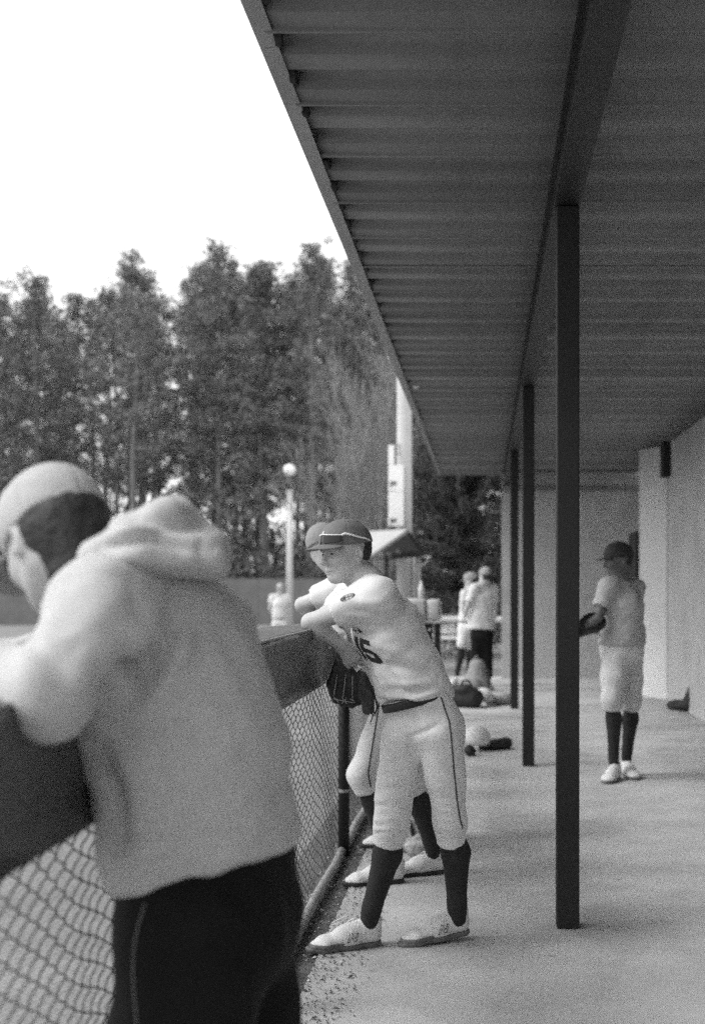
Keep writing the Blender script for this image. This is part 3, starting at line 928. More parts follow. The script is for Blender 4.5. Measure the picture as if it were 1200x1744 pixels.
def wave(P, freq, seed, n=7, aniso=(1, 1, 1)):
    rng = np.random.default_rng(seed); s = np.zeros(len(P))
    for i in range(n):
        k = rng.normal(size=3)*aniso*freq; s += np.sin(P@k+rng.random()*6.28+1.2*np.sin(P@(k[[1, 2, 0]]*.6)))
    return s/math.sqrt(n)
def crease(V, N, lines):
    """cloth folds: (p0, p1, width, height) ; height < 0 is a crease; acts on the side that faces like the line's places"""
    D = np.zeros(len(V))
    for (a, b, w, hgt) in lines:
        a = np.asarray(a); b = np.asarray(b); ba = b-a
        t = np.clip(((V-a)@ba)/(ba@ba), 0, 1)
        dv = V-a-t[:, None]*ba
        q = np.sqrt(dv[:, 0]**2+dv[:, 2]**2+(dv[:, 1]*.12)**2)
        D += hgt*np.exp(-(q/w)**2)*(np.sin(np.clip(t, .04, .96)*math.pi)**.5)
    return D
def solid(name, fld, matr, parent=None, disp=None, lines=None, relax=1):
    V, Q = fld.mesh(relax)
    if disp is not None or lines is not None:
        N = vnormals(V, Q); d = np.zeros(len(V))
        if disp is not None: d += disp(V)
        if lines is not None: d += crease(V, N, lines)
        V = V+N*d[:, None]
    o = link(name, mesh_np(name, V, Q), parent, matr, smooth=True)
    o_geo[o.name] = (V, Q)
    return o
o_geo = {}
def bvh_of(*objs):
    vv = []; ff = []; b = 0
    for o in objs:
        V, Q = o_geo[o.name]; vv += [Vector(v) for v in V]; ff += [tuple(int(i)+b for i in q) for q in Q]; b = len(vv)
    return BVHTree.FromPolygons(vv, ff)
def decal(name, parent, bvh, org, u, v, inside, u0, u1, v0, v1, cell, direction, matr, off=.0022, kind=None):
    """thin print or stitching laid on a garment's surface"""
    u = nrm(u); v = nrm(v); dr = nrm(direction); org = np.asarray(org)
    nu = int((u1-u0)/cell)+1; nv = int((v1-v0)/cell)+1
    hit = {}; V = []; F = []
    def vert(i, j):
        if (i, j) in hit: return hit[(i, j)]
        p = org+u*(u0+i*cell)+v*(v0+j*cell)
        loc, nor, ix, dist = bvh.ray_cast(Vector(p-dr*.25), Vector(dr), .6)
        if loc is None: hit[(i, j)] = None
        else:
            if nor.dot(Vector(dr)) > 0: nor = -nor
            hit[(i, j)] = len(V); V.append(tuple(loc+nor*off))
        return hit[(i, j)]
    for i in range(nu):
        for j in range(nv):
            if inside(u0+(i+.5)*cell, v0+(j+.5)*cell):
                q = [vert(i, j), vert(i+1, j), vert(i+1, j+1), vert(i, j+1)]
                if None in q: continue
                if max(np.linalg.norm(np.subtract(V[q[0]], V[k])) for k in q[1:]) > cell*9: continue
                F.append(q)
    if not F: return None
    return link(name, mesh_np(name, V, F), parent, matr, smooth=True)
def poly_in(polys):
    def f(x, y):
        for P in polys:
            c = False; n = len(P)
            for i in range(n):
                (x0, y0), (x1, y1) = P[i], P[(i+1) % n]
                if (y0 > y) != (y1 > y) and x < (x1-x0)*(y-y0)/(y1-y0)+x0: c = not c
            if c: return True
        return False
    return f
def seam_line(name, parent, bvh, pts, direction, rad, matr, off=.0015, n=40, sides=6):
    """piping or stitching that follows a garment: points cast onto it"""
    pts = [np.asarray(p, float) for p in pts]; out = []
    for i in range(n+1):
        t = i/n*(len(pts)-1); k = min(int(t), len(pts)-2); p = pts[k]+(pts[k+1]-pts[k])*(t-k)
        loc, nor, ix, dist = bvh.ray_cast(Vector(p-nrm(direction)*.3), Vector(nrm(direction)), .8)
        if loc is not None: out.append(np.array(loc)+np.array(nor if nor.dot(Vector(nrm(direction))) < 0 else -nor)*off)
    if len(out) < 3: return None
    mb = MB(); mb.tube(out, rad, sides); return mb.build(name, matr, parent, smooth=True)

# ------------------------------------------------------------------ people
UP = np.array([0, 0, 1.])
def frame(f, pitch=0., roll=0.):
    f = nrm([f[0], f[1], 0]); left = np.cross(UP, f)
    p = math.radians(pitch); fw = f*math.cos(p)+UP*math.sin(p); up = np.cross(fw, left)
    r = math.radians(roll); l2 = left*math.cos(r)+up*math.sin(r); u2 = np.cross(fw, l2)
    return fw, l2, u2
def add_head(F, c, fr, s=1.0, face=True):
    fw, lf, up = fr
    g = lambda x, y, z: c+s*(fw*x+lf*y+up*z)
    ax = (fw, lf, up)
    F.add(ell(g(-.008, 0, .028), ax, (.100*s, .078*s, .098*s)), .02)
    F.add(ell(g(.028, 0, -.03), ax, (.066*s, .062*s, .082*s)), .03)
    F.add(ecap(g(.03, 0, -.072), g(.068, 0, -.094), (.048*s, .030*s), (.024*s, .022*s), lf), .03)   # jaw to chin
    for y in (-1, 1):
        F.add(cone(g(-.005, .052*y, -.05), g(.055, .026*y, -.088), .020*s, .018*s), .025)         # jaw line
        F.add(ell(g(.058, .038*y, -.022), ax, (.026*s, .024*s, .022*s)), .025)                     # cheek
    if face:
        F.add(cone(g(.088, 0, .016), g(.112, 0, -.026), .0085*s, .0125*s), .010)                    # nose
        F.add(ell(g(.104, 0, -.032), ax, (.014*s, .0175*s, .010*s)), .006)
        F.add(cone(g(.083, -.038, .022), g(.083, .038, .022), .012*s, .012*s), .015)               # brow
        for y in (-1, 1):
            F.sub(ell(g(.101, .032*y, .001), ax, (.026*s, .020*s, .014*s)), .010)
            F.add(ell(g(.0775, .031*y, .002), ax, (.013*s, .015*s, .011*s)), .003)
        F.add(ell(g(.088, 0, -.060), ax, (.012*s, .024*s, .0065*s)), .006)
        F.add(ell(g(.087, 0, -.071), ax, (.012*s, .020*s, .0065*s)), .006)
        F.sub(cone(g(.1015, -.022, -.0660), g(.1015, .022, -.0660), .0042*s, .0042*s), .004)
    for y in (-1, 1):                                                                              # ears
        F.add(ell(g(-.012, .081*y, -.008), (nrm(fw+up*.25), nrm(lf*y-fw*.35), nrm(up-fw*.25)), (.019*s, .010*s, .033*s)), .006)
        F.sub(ell(g(-.004, .090*y, -.004), ax, (.0105*s, .010*s, .019*s)), .003)
def add_hand(F, w, d, nrmal, thumb, curl=25., s=1.0, spread=6., grip=1.0):
    """w wrist, d direction of the hand, nrmal out of the back of the hand, thumb = side the thumb is on"""
    d = nrm(d); bk = nrm(np.asarray(nrmal)-d*(np.asarray(nrmal)@d)); sd = np.cross(bk, d)
    if sd@np.asarray(thumb) < 0: sd = -sd
    k = w+d*.085*s
    F.add(ecap(w, k, (.027*s, .019*s), (.040*s, .014*s), sd), .018)
    for i, (off, ln) in enumerate(((.030, .070), (.010, .080), (-.010, .074), (-.029, .058))):
        dd = d*math.cos(math.radians(spread*(1.5-i)))+sd*math.sin(math.radians(spread*(1.5-i)))
        p = k+sd*off*s-d*.008; r = .0092*s
        cang = math.radians(curl*.6)
        for j, fr_ in enumerate((.45, .32, .26)):
            dd = nrm(dd*math.cos(cang)-bk*math.sin(cang)); q = p+dd*ln*fr_*s
            F.add(cone(p, q, r, r*.92), .006); p = q; r *= .92; cang = math.radians(curl*(1.1 if j == 0 else .8))
    p = w+d*.025*s+sd*.025*s; dd = nrm(d*.72+sd*.62-bk*.25*grip)
    for ln, r in ((.040, .0125), (.032, .0105), (.024, .0092)):
        q = p+dd*ln*s; F.add(cone(p, q, r*s, r*.9*s), .008); p = q; dd = nrm(dd+d*.28-bk*.15*grip)

def shoe_mesh(h=.0045):
    fw = np.array([1., 0, 0]); lf = np.array([0, 1., 0])
    F = Field((-.07, -.08, -.03), (.29, .08, .16), h)
    F.add(ecap((.0, 0, .052), (.10, 0, .045), (.037, .045), (.040, .046), lf), .02)
    F.add(ecap((.10, 0, .043), (.20, 0, .030), (.044, .042), (.047, .030), lf), .03)
    F.add(ecap((.20, .003, .028), (.238, .004, .024), (.046, .028), (.034, .020), lf), .02)
    F.add(ecap((.02, 0, .06), (.004, 0, .104), (.038, .046), (.037, .044), fw*0+lf), .02)
    F.add(cone((.05, 0, .075), (.13, 0, .062), .030, .024), .025)
    F.sub(ecap((.012, 0, .092), (.008, 0, .15), (.029, .034), (.036, .044), lf), .006)
    F.cut((0, 0, .020), (0, 0, -1), .004)
    up = F.mesh(1)
    G = Field((-.07, -.08, -.03), (.29, .08, .06), h)
    G.add(ecap((.0, 0, .02), (.10, 0, .02), (.037, .06), (.039, .06), lf), .02)
    G.add(ecap((.10, 0, .02), (.205, 0, .02), (.039, .06), (.046, .06), lf), .03)
    G.add(ecap((.205, .003, .02), (.243, .004, .02), (.045, .04), (.032, .04), lf), .02)
    G.cut((0, 0, .022), (0, 0, 1), .004); G.cut((0, 0, 0), (0, 0, -1), .004)
    H = Field((-.07, -.08, -.03), (.30, .08, .10), h*.8)
    H.add(ecap((.10, 0, .043), (.20, 0, .030), (.0465, .0445), (.0495, .0325), lf), .03)
    H.add(ecap((.20, .003, .028), (.238, .004, .024), (.0485, .0305), (.0365, .0225), lf), .02)
    H.cut((0, 0, .036), nrm((.0, 0, 1.)), .003); H.cut((.125, 0, .03), (-1, 0, .5), .003); H.cut((0, 0, .010), (0, 0, -1), .003)
    return up, G.mesh(1), H.mesh(1)
SHOE_UP, SHOE_SOLE, SHOE_TOE = shoe_mesh()
def put_shoe(parent, heel, toe, s=1.0, mu=None, ms=None, toe_guard=False, laces=True, roll=0.):
    """heel and toe points on the ground"""
    heel = np.asarray(heel, float); toe = np.asarray(toe, float)
    fw = nrm(toe-heel); lf = nrm(np.cross(UP, fw)); up = np.cross(fw, lf)
    R = np.stack([fw, lf, up], 1)
    org = heel+fw*.045*s
    T = lambda V: org+(V*s)@R.T
    up_o = link('shoe', mesh_np('shoe', T(SHOE_UP[0]), SHOE_UP[1]), parent, mu or M['shoe'], smooth=True)
    o_geo[up_o.name] = (T(SHOE_UP[0]), SHOE_UP[1])
    link('sole', mesh_np('sole', T(SHOE_SOLE[0]), SHOE_SOLE[1]), up_o, ms or M['sole'], smooth=True)
    if toe_guard: link('toe_guard', mesh_np('toe_guard', T(SHOE_TOE[0]), SHOE_TOE[1]), up_o, M['sole'], smooth=True)
    if laces:
        mb = MB()
        for i in range(5):
            x = .085+.024*i; z = .098-.0065*i-.0009*i*i
            mb.tube([T(np.array(p)) for p in ((x, -.030, z-.014), (x+.006, -.012, z), (x+.010, .012, z), (x+.004, .030, z-.014))], .0022*s, 5)
        for y in (-1, 1):
            mb.tube([T(np.array(p)) for p in ((.082, 0, .100), (.07, .02*y, .112), (.085, .045*y, .098), (.10, .05*y, .080), (.105, .052*y, .062))], .0018*s, 5)
        mb.build('lace', M['lace'], up_o, smooth=True)
    return up_o, T
def cap_parts(parent, c, fr, m, mb_=None, s=1.0, h=.005, brim=True, rim=.022, tilt=0.):
    fw, lf, up = fr; ax = (fw, lf, up)
    g = lambda x, y, z: c+s*(fw*x+lf*y+up*z)
    F = Field(c-.24*s, c+.24*s, h)
    F.add(ell(g(-.010, 0, .036), ax, (.110*s, .089*s, .101*s)))
    F.add(ell(g(.020, 0, .060), ax, (.080*s, .074*s, .070*s)), .02)
    F.cut(g(0, 0, rim), -up+fw*tilt, .003)
    az = lambda V: np.arctan2((V-g(-.01, 0, 0))@lf, (V-g(-.01, 0, 0))@fw)
    o = solid('cap', F, m, parent, disp=lambda V: -.0022*np.exp(-((np.abs(((az(V)/(math.pi/3)) % 1)-.0)*np.hypot((V-c)@lf, (V-c)@fw)*1.05/.0035)**2))+.0006*wave(V, 90, 3))
    mb = MB(); mb.tube([g(-.01, 0, .134), g(-.01, 0, .141), g(-.01, 0, .144)], [.010*s, .008*s, .003*s], 8); mb.build('button', m, o, smooth=True)
    if brim:
        G = Field(c-.26*s, c+.26*s, h*.8)
        def fn(X, Y, Z):
            dx, dy, dz = X-c[0], Y-c[1], Z-c[2]
            x = (dx*fw[0]+dy*fw[1]+dz*fw[2])/s; y = (dx*lf[0]+dy*lf[1]+dz*lf[2])/s; z = (dx*up[0]+dy*up[1]+dz*up[2])/s
            zc = rim+.010-.30*(x-.085)*.55-3.0*y*y
            sl = np.abs(z-zc)-.0032
            rad = np.sqrt(((x-.075)/.098)**2+(y/.083)**2)-1
            return np.maximum(np.maximum(sl, rad*.083), (.062-x))*s
        G.add((fn, c-.2*s, c+.2*s))
        solid('brim', G, mb_ or m, o)
    return o

def bounds(pts, m):
    P = np.array(pts); return P.min(0)-m, P.max(0)+m

def make_person(label, J, fc, fp, fh, opt, group=None):
    """one person: body skin (root mesh) with garments as parts. J: joints in metres."""
    h = opt.get('h', .014); s = opt.get('s', 1.0)
    lc = np.cross(UP, nrm([fc[0], fc[1], 0])); lp_ = np.cross(UP, nrm([fp[0], fp[1], 0]))
    skin = opt.get('skin', M['skin'])
    hf = frame(fh[:2], fh[2] if len(fh) > 2 else 0, fh[3] if len(fh) > 3 else 0)
    hc = J['head']
    # --- skin: head, neck, shoulders' core, arms, hands
    hb = opt.get('hb', h)
    pts = [hc, J['neck'], J['chest']]+[J[a+b] for a in ('sh', 'el', 'wr') for b in 'LR']
    lo, hi = bounds(pts, .22)
    B = Field(lo, hi, hb)
    add_head(B, hc, hf, s, face=hb < .012)
    B.add(cone(hc-hf[2]*.05*s-hf[0]*.022*s, J['neck']+nrm(J['chest']-J['neck'])*.03, .055*s, .062*s), .03)
    B.add(ecap(J['neck'], J['chest'], (.09*s, .07*s), (.12*s, .085*s), lc), .03)
    for a in 'LR':
        B.add(cone(J['neck']+(J['sh'+a]-J['neck'])*.3, J['sh'+a], .055*s, .052*s), .03)
        k2 = .55 if opt.get('long') else 1.
        B.add(cone(J['sh'+a], J['el'+a], .054*s*k2, .036*s*k2), .03)
        mid = J['el'+a]+(J['wr'+a]-J['el'+a])*.28
        B.add(cone(J['el'+a], mid, .035*s*k2, .040*s*k2), .015)
        B.add(cone(mid, J['wr'+a], .041*s*k2, .026*s), .02)
        hd = J.get('hd'+a)
        if hd is not None:
            d, n, th, curl = hd
            add_hand(B, J['wr'+a], d, n, th, curl, s)
    body = solid('person', B, skin, None)
    tag(body, label, 'person', group)
    # --- top
    st = opt.get('top', 'jersey')
    jm = opt.get('top_mat', M['jersey'])
    pts = [J['neck'], J['chest'], J['waist'], J['hem']]+[J[a+b] for a in ('sh', 'el') for b in 'LR']+([J['wrL'], J['wrR']] if opt.get('long') else [])
    lo, hi = bounds(pts, .26)
    T = Field(lo, hi, h)
    up_ = J['neck']+(J['chest']-J['neck'])*.25
    cw, cd = opt.get('chest_r', (.175, .125)); ww, wd = opt.get('waist_r', (.16, .122)); ew, ed = opt.get('hem_r', (.168, .128))
    T.add(ecap(up_, J['chest'], (.105*s, .072*s), (cw*s, cd*s), lc), .05)
    T.add(ecap(J['chest'], J['waist'], (cw*s, cd*s), (ww*s, wd*s), lc), .05)
    T.add(flat_end(ecap(J['waist'], J['hem'], (ww*s, wd*s), (ew*s, ed*s), lp_), J['hem'], opt.get('hem_n', J['hem']-J['waist'])), .03)
    for a in 'LR':
        T.add(cone(J['neck']+(J['sh'+a]-J['neck'])*.35+[0, 0, -.012], J['sh'+a], .066*s, .070*s), .05)
        if opt.get('long'):
            T.add(cone(J['sh'+a], J['el'+a], opt.get('sl_r', .074)*s, .062*s), .05)
            T.add(flat_end(cone(J['el'+a], J['wr'+a], .062*s, .043*s), J['wr'+a], J['wr'+a]-J['el'+a]), .03)
        else:
            e = J['sh'+a]+(J['el'+a]-J['sh'+a])*opt.get('sleeve', .66)
            T.add(flat_end(cone(J['sh'+a], e+(e-J['sh'+a])*.3, .076*s, .070*s), e, e-J['sh'+a]), .045)
    if opt.get('top_extra'): opt['top_extra'](T)
    if opt.get('final_cut') is not None: T.cut(J['hem'], opt['final_cut'], .03)
    T.sub(ecap(J['neck']+nrm(J['neck']-J['chest'])*.12, J['neck']+nrm(J['chest']-J['neck'])*opt.get('neckhole', .015), (.075*s, .075*s), (.066*s, .062*s), lc), .012)
    dz = opt.get('fold', .0045)
    top = solid(st, T, jm, body, disp=lambda V: dz*wave(V, 16, 5, 8, (1, 1, .7))+dz*.5*wave(V, 38, 6, 8), lines=opt.get('top_lines'))
    # --- trousers
    pm_ = opt.get('pants_mat', M['pants'])
    pts = [J['pelvis'], J['waist']]+[J[a+b] for a in ('hip', 'kn') for b in 'LR']+[J['kn'+b]+(J['an'+b]-J['kn'+b])*opt.get('cuff', .28) for b in 'LR']
    lo, hi = bounds(pts, .22)
    P = Field(lo, hi, h)
    bt = J.get('belt', J['hem'])
    pw, pd = opt.get('pelvis_r', (.165, .125))
    P.add(flat_end(ecap(bt+(bt-J['pelvis'])*.3, J['pelvis'], (ww*s*.97, wd*s*.97), (pw*s, pd*s), lp_), bt, bt-J['pelvis']), .03)
    for a in 'LR':
        t0, t1 = opt.get('thigh_r', (.096, .084))
        P.add(cone(J['hip'+a], J['hip'+a]*.5+J['kn'+a]*.5, t0*s, t1*s), .045)
        P.add(cone(J['hip'+a]*.5+J['kn'+a]*.5, J['kn'+a], t1*s, opt.get('knee_r', .070)*s), .03)
        e = J['kn'+a]+(J['an'+a]-J['kn'+a])*opt.get('cuff', .28)
        P.add(flat_end(cone(J['kn'+a], e+(e-J['kn'+a])*.2, opt.get('knee_r', .070)*s, opt.get('cuff_r', .066)*s), e, e-J['kn'+a]), .03)
        # seat
        P.add(ell(J['hip'+a]*.6+J['pelvis']*.4-nrm([fp[0], fp[1], 0])*.055*s, (nrm([fp[0], fp[1], 0]), lp_, UP), (.085*s, .085*s, .10*s)), .05)
    if opt.get('pants_extra'): opt['pants_extra'](P)
    pants = solid('pants', P, pm_, body, disp=lambda V: dz*.8*wave(V, 15, 9, 8)+dz*.4*wave(V, 42, 10, 8), lines=opt.get('pants_lines'))
    if opt.get('belt', True):
        n = nrm(bt-J['pelvis']); q = bt-n*.020
        Bf = Field(q-.25, q+.25, min(h, .008))
        Bf.add(flat_end(ecap(q-n*.1, q+n*.1, (ww*s*.985+.006, wd*s*.985+.006), (ww*s*.985+.006, wd*s*.985+.006), lp_), q+n*.018, n, q-n*.018, -n))
        solid('belt', Bf, M['belt'], body)
    # --- socks and shoes
    for a in 'LR':
        kn, an = J['kn'+a], J['an'+a]; ca = kn+(an-kn)*.34-nrm([fp[0], fp[1], 0])*.018*s
        if opt.get('socks', True):
            lo, hi = bounds([kn, an], .12)
            S = Field(lo, hi, min(h, .009))
            S.add(cone(kn+(an-kn)*.12, ca, .050*s, .058*s)); S.add(cone(ca, an+(ca-an)*.12, .058*s, .037*s), .02); S.add(cone(an+(ca-an)*.2, an-UP*.02, .037*s, .038*s), .02)
            solid('sock', S, opt.get('sock_mat', M['sock']), body)
        hl, to = J['shoe'+a]
        put_shoe(body, hl, to, s*opt.get('shoe_s', 1.0), opt.get('shoe_mat'), opt.get('sole_mat'), laces=opt.get('laces', h < .012), toe_guard=opt.get('toe_guard', False))
    # --- headgear and hair
    if opt.get('cap'):
        cap_parts(body, hc, hf, opt['cap'], opt.get('brim_mat'), s*1.0, min(h, .010) if h > .012 else .0045, opt.get('brim', True), opt.get('rim', .022))
    if opt.get('hair'):
        H = Field(hc-.2*s, hc+.2*s, min(h, .009))
        g = lambda x, y, z: hc+s*(hf[0]*x+hf[1]*y+hf[2]*z)
        H.add(ell(g(-.014, 0, .020), hf, (.102*s, .0815*s, .098*s)))
        if opt.get('long_nape'): H.add(ecap(g(-.045, 0, -.01), g(-.040, 0, -.085), (.070*s, .06*s), (.056*s, .05*s), hf[1]), .03)
        H.cut(g(opt.get('hairline', -.036), 0, 0), nrm(hf[0]+hf[2]*.25)); H.cut(g(0, 0, opt.get('nape', -.055)), -hf[2]+hf[0]*.35, .01)
        solid('hair', H, opt['hair'], body, disp=lambda V: .0016*wave(V, 130, 2))
    return body, top, pants, hf
# ------------------------------------------------------------------ the leaning player, number 15
def A(*v): return np.array(v, float)
J = dict(head=W(589, 942, 4.97), neck=W(624, 992, 4.99), chest=W(657, 1068, 5.0), waist=W(692, 1140, 5.0), hem=W(706, 1186, 5.0), belt=W(708, 1183, 5.0), pelvis=W(722, 1232, 5.0),
         shL=W(645, 1018, 4.84), elL=W(529, 1060, 4.92), wrL=W(581, 1098, 4.97),
         shR=W(612, 1012, 5.16), elR=W(556, 1046, 5.42), wrR=W(566, 1062, 5.22),
         hipR=W(684, 1256, 5.03), knR=W(667, 1400, 4.92), anR=W(628, 1563, 4.97),
         hipL=W(748, 1252, 4.93), knL=W(766, 1400, 4.97), anL=W(778, 1556, 5.05))
J['hdL'] = (W(612, 1142, 5.04)-J['wrL'], A(-.3, -.9, .3), A(1, .2, .3), 22)
J['hdR'] = (A(.3, -.7, -.45), A(0, 0, 1), A(-1, 0, 0), 30)
def gpt(px, d, z=.0): p = W(px, 1000, d); p[2] = z; return p
J['shoeR'] = (gpt(652, 5.0, .0), gpt(541, 4.90, .0))
J['shoeL'] = (gpt(802, 5.09, .022), gpt(706, 5.0, .0))
D1 = 4.85
tl = [(W(700, 1060, D1), W(640, 1075, D1), .020, -.010), (W(640, 1080, D1), W(612, 1088, D1), .016, -.010), (W(735, 1130, D1), W(650, 1100, D1), .020, .006), (W(745, 1150, D1), W(650, 1130, D1), .014, -.006),
      (W(750, 1165, D1), W(655, 1165, D1), .014, .005), (W(690, 1180, D1), W(640, 1120, D1), .012, -.005), (W(600, 1040, D1), W(660, 1052, D1), .012, -.004), (W(590, 1020, D1), W(650, 1030, D1), .014, .004),
      (W(752, 1178, D1), W(700, 1190, D1), .012, .006), (W(665, 1195, D1), W(640, 1150, D1), .010, .004)]
pl_ = [(W(750, 1232, D1), W(697, 1258, D1), .013, -.010), (W(697, 1258, D1), W(700, 1300, D1), .012, -.008), (W(650, 1230, D1), W(690, 1262, D1), .014, -.005)]
for i in range(7):
    yy = 1335+i*13+RNG.normal(0, 4); e_ = 690-RNG.random()*30; g_ = RNG.uniform(.5, 1.3)
    pl_ += [(W(636, yy, D1), W(e_, yy-10+RNG.normal(0, 6), D1), .010, .0065*g_), (W(636, yy+7, D1), W(e_-12, yy+1+RNG.normal(0, 5), D1), .007, -.0075*g_)]
for i in range(4): pl_ += [(W(745, 1360+i*16, D1), W(790, 1366+i*14, D1), .008, -.003), (W(745, 1368+i*16, D1), W(790, 1372+i*14, D1), .008, .003)]
p1, jer, pan, hf = make_person('baseball player wearing number 15, leaning on the padded rail with sunglasses on his cap', J, (-.92, -.38), (-.72, -.69), (-.76, -.65, -6, 2),
    dict(h=.0075, hb=.0038, cap=M['cap'], hair=M['hair'], fold=.0045, top_lines=[(a, b, w*1.25, g*2.2) for a, b, w, g in tl], pants_lines=pl_, rim=.034, sole_mat=M['sole'], nape=-.05,
         cuff=.24, cuff_r=.058, knee_r=.068, chest_r=(.172, .132), waist_r=(.160, .136), hem_r=(.172, .146), hem_n=A(-.03, 0, -1), thigh_r=(.088, .077), sleeve=.60, toe_guard=True))
# number, lettering, sleeve patch, button piping, trouser piping
bj = bvh_of(jer)
def U(px0, py0, px1, py1, d=4.95): return nrm(W(px1, py1, d)-W(px0, py0, d))
dirn = A(.85, .5, -.1)
o0 = W(628, 1107, 4.9); uu = nrm(A(.42, -.78, -.15)); vv = nrm(np.cross(uu, dirn)); vv = vv if vv[2] > 0 else -vv
vv = nrm(A(-.38, -.02, .92)-dirn*0)
five = [[(0, .10), (.062, .10), (.062, .078), (.024, .078), (.024, .060), (.05, .060), (.066, .046), (.066, .014), (.05, 0), (.012, 0), (0, .012), (0, .03), (.023, .03), (.023, .022), (.042, .022), (.042, .040), (0, .040)]]
decal('number', jer, bj, o0-vv*.05-uu*.015, uu, vv, poly_in(five), 0, .067, 0, .101, .003, dirn, M['ink'])
one = [[(0, 0), (.026, 0), (.026, .10), (.008, .10), (0, .09)]]
decal('number', jer, bj, o0-vv*.05-uu*.052, uu, vv, poly_in(one), 0, .03, 0, .101, .003, dirn, M['ink'])
scr = [[(0, 0), (.014, 0), (.022, .06), (.008, .06)], [(.022, .004), (.034, 0), (.05, .05), (.036, .062), (.03, .03)], [(.052, .0), (.075, .01), (.07, .024), (.05, .02)], [(-.045, .0), (-.03, .0), (-.02, .06), (-.036, .06)]]
decal('lettering', jer, bj, o0+vv*.075-uu*.045, uu, vv, poly_in(scr), -.05, .08, 0, .064, .003, dirn, M['ink'])
pc_ = W(590, 1015, 4.78)
pu = U(572, 1020, 606, 1009); pv = nrm(np.cross(pu, A(0, 1, 0))); pv = pv if pv[2] > 0 else -pv
def patch(x, y):
    e = (x/.031)**2+(y/.0125)**2
    if e > 1: return False
    if e > .72: return True
    return abs((x*160) % 1-.5) < .26 and abs(y) < .006+.002*math.sin(x*400)
decal('sleeve_patch', jer, bj, pc_, pu, pv, patch, -.034, .034, -.015, .015, .0016, A(.1, 1, -.25), M['ink'])
0 and seam_line('button_piping', jer, bj, [W(592, 1060, 4.95), W(612, 1105, 4.95), W(634, 1145, 4.95), W(645, 1185, 4.95)], A(.9, .44, 0), .002, M['ink'])
# armhole and sleeve hem seams
0 and seam_line('shoulder_seam', jer, bj, [W(652, 983, 4.85), W(640, 1000, 4.85), W(622, 1030, 4.85), W(612, 1055, 4.85)], A(0, 1, 0), .0012, M['grey_metal'], off=.0003)
bp_ = bvh_of(pan)
seam_line('piping', pan, bp_, [W(748, 1186, 4.9), W(760, 1225, 4.9), W(768, 1290, 4.9), W(775, 1350, 4.9), W(783, 1395, 4.9), W(789, 1412, 4.9)], A(-.25, 1, 0), .0035, M['piping_dark'], off=.0005, n=60)
bb = bvh_of([o for o in p1.children if o.name.startswith('belt')][0])
for px, py in ((692, 1193), (668, 1199), (730, 1178)):
    c = W(px, py, 4.85)
    loc, nor, ix, di = bb.ray_cast(Vector((c[0], 4.2, c[2])), Vector((0, 1, 0)))
    if loc:
        mb = MB(); mb.obox(np.array(loc)+A(0, -.008, 0), (A(1, 0, .3), nor, A(-.3, 0, 1)), (.009 if px == 692 else .004, .004, .027)); mb.build('belt_loop', M['pants'] if px == 692 else M['belt'], pan, bevel=.002)
# eyes, lips
def face_bits(body, hc, fr, s=1.0):
    g = lambda x, y, z: hc+s*(fr[0]*x+fr[1]*y+fr[2]*z)
    mb = MB(); mb.tube([g(.090, -.021, -.0665), g(.0985, -.008, -.066), g(.0985, .008, -.066), g(.090, .021, -.0665)], [.001, .0022, .0022, .001], 6); mb.build('mouth_line', M['lip'], body, smooth=True)
    for y in (-1, 1):
        mb = MB(); mb.tube([g(.0885, .031*y-.009, .0015), g(.0905, .031*y, .002), g(.0885, .031*y+.009, .0015)], [.0015, .0048, .0015], 8); mb.build('eye', M['eye'], body, smooth=True)
        mb = MB(); mb.tube([g(.090, .018*y, .020), g(.094, .032*y, .0235), g(.085, .047*y, .020)], [.002, .004, .0015], 6); mb.build('eyebrow', M['hair'], body, smooth=True)
face_bits(p1, J['head'], hf)
# eyelets on the cap
for a_, e_ in ((20, 58), (75, 60), (-35, 58), (130, 60)):
    a = math.radians(a_); e = math.radians(e_)
    c = J['head']+hf[0]*(-.010+.111*math.cos(a)*math.cos(e))+hf[1]*.091*math.sin(a)*math.cos(e)+hf[2]*(.036+.102*math.sin(e))
    n = nrm(c-(J['head']+hf[2]*.036)); mb = MB(); mb.tube([c-n*.004, c+n*.0025], .0032, 8); mb.build('eyelet', M['ink'], p1)
# shoe emblem, toe guards
for nm in ('shoe', 'shoe.001'):
    pass
sh_objs = [o for o in p1.children if o.name.startswith('shoe')]
for o in sh_objs:
    V, Q = o_geo[o.name]; b = bvh_of(o)
    key = 'shoeR' if np.linalg.norm(V.mean(0)-J['shoeR'][0]) < np.linalg.norm(V.mean(0)-J['shoeL'][0]) else 'shoeL'
    hl, to = J[key]; f = nrm(to-hl); lft = nrm(np.cross(UP, f)); 
    em = [[(.002, 0), (.012, 0), (.020, .020), (.030, 0), (.040, 0), (.052, .033), (.042, .033), (.035, .013), (.025, .033), (.014, .033)]]
    fin = poly_in(em)
    ring = lambda x, y: fin(x, y) and not (fin(x-.0022, y) and fin(x+.0022, y) and fin(x, y-.0022) and fin(x, y+.0022))
    decal('emblem', o, b, hl+f*.165+A(0, 0, .036), -f, UP, ring, 0, .054, 0, .034, .0012, lft*(-1 if lft[1] < 0 else 1)*1.0, M['ink'], off=.0012)
# loose lace loop
mb = MB(); q0 = W(602, 1556, 4.9)
mb.tube([q0, W(585, 1562, 4.88), W(566, 1571, 4.88), W(562, 1576, 4.88), W(572, 1574, 4.87), W(590, 1566, 4.88)], .0018, 5); mb.build('lace_loop', M['lace'], p1, smooth=True)

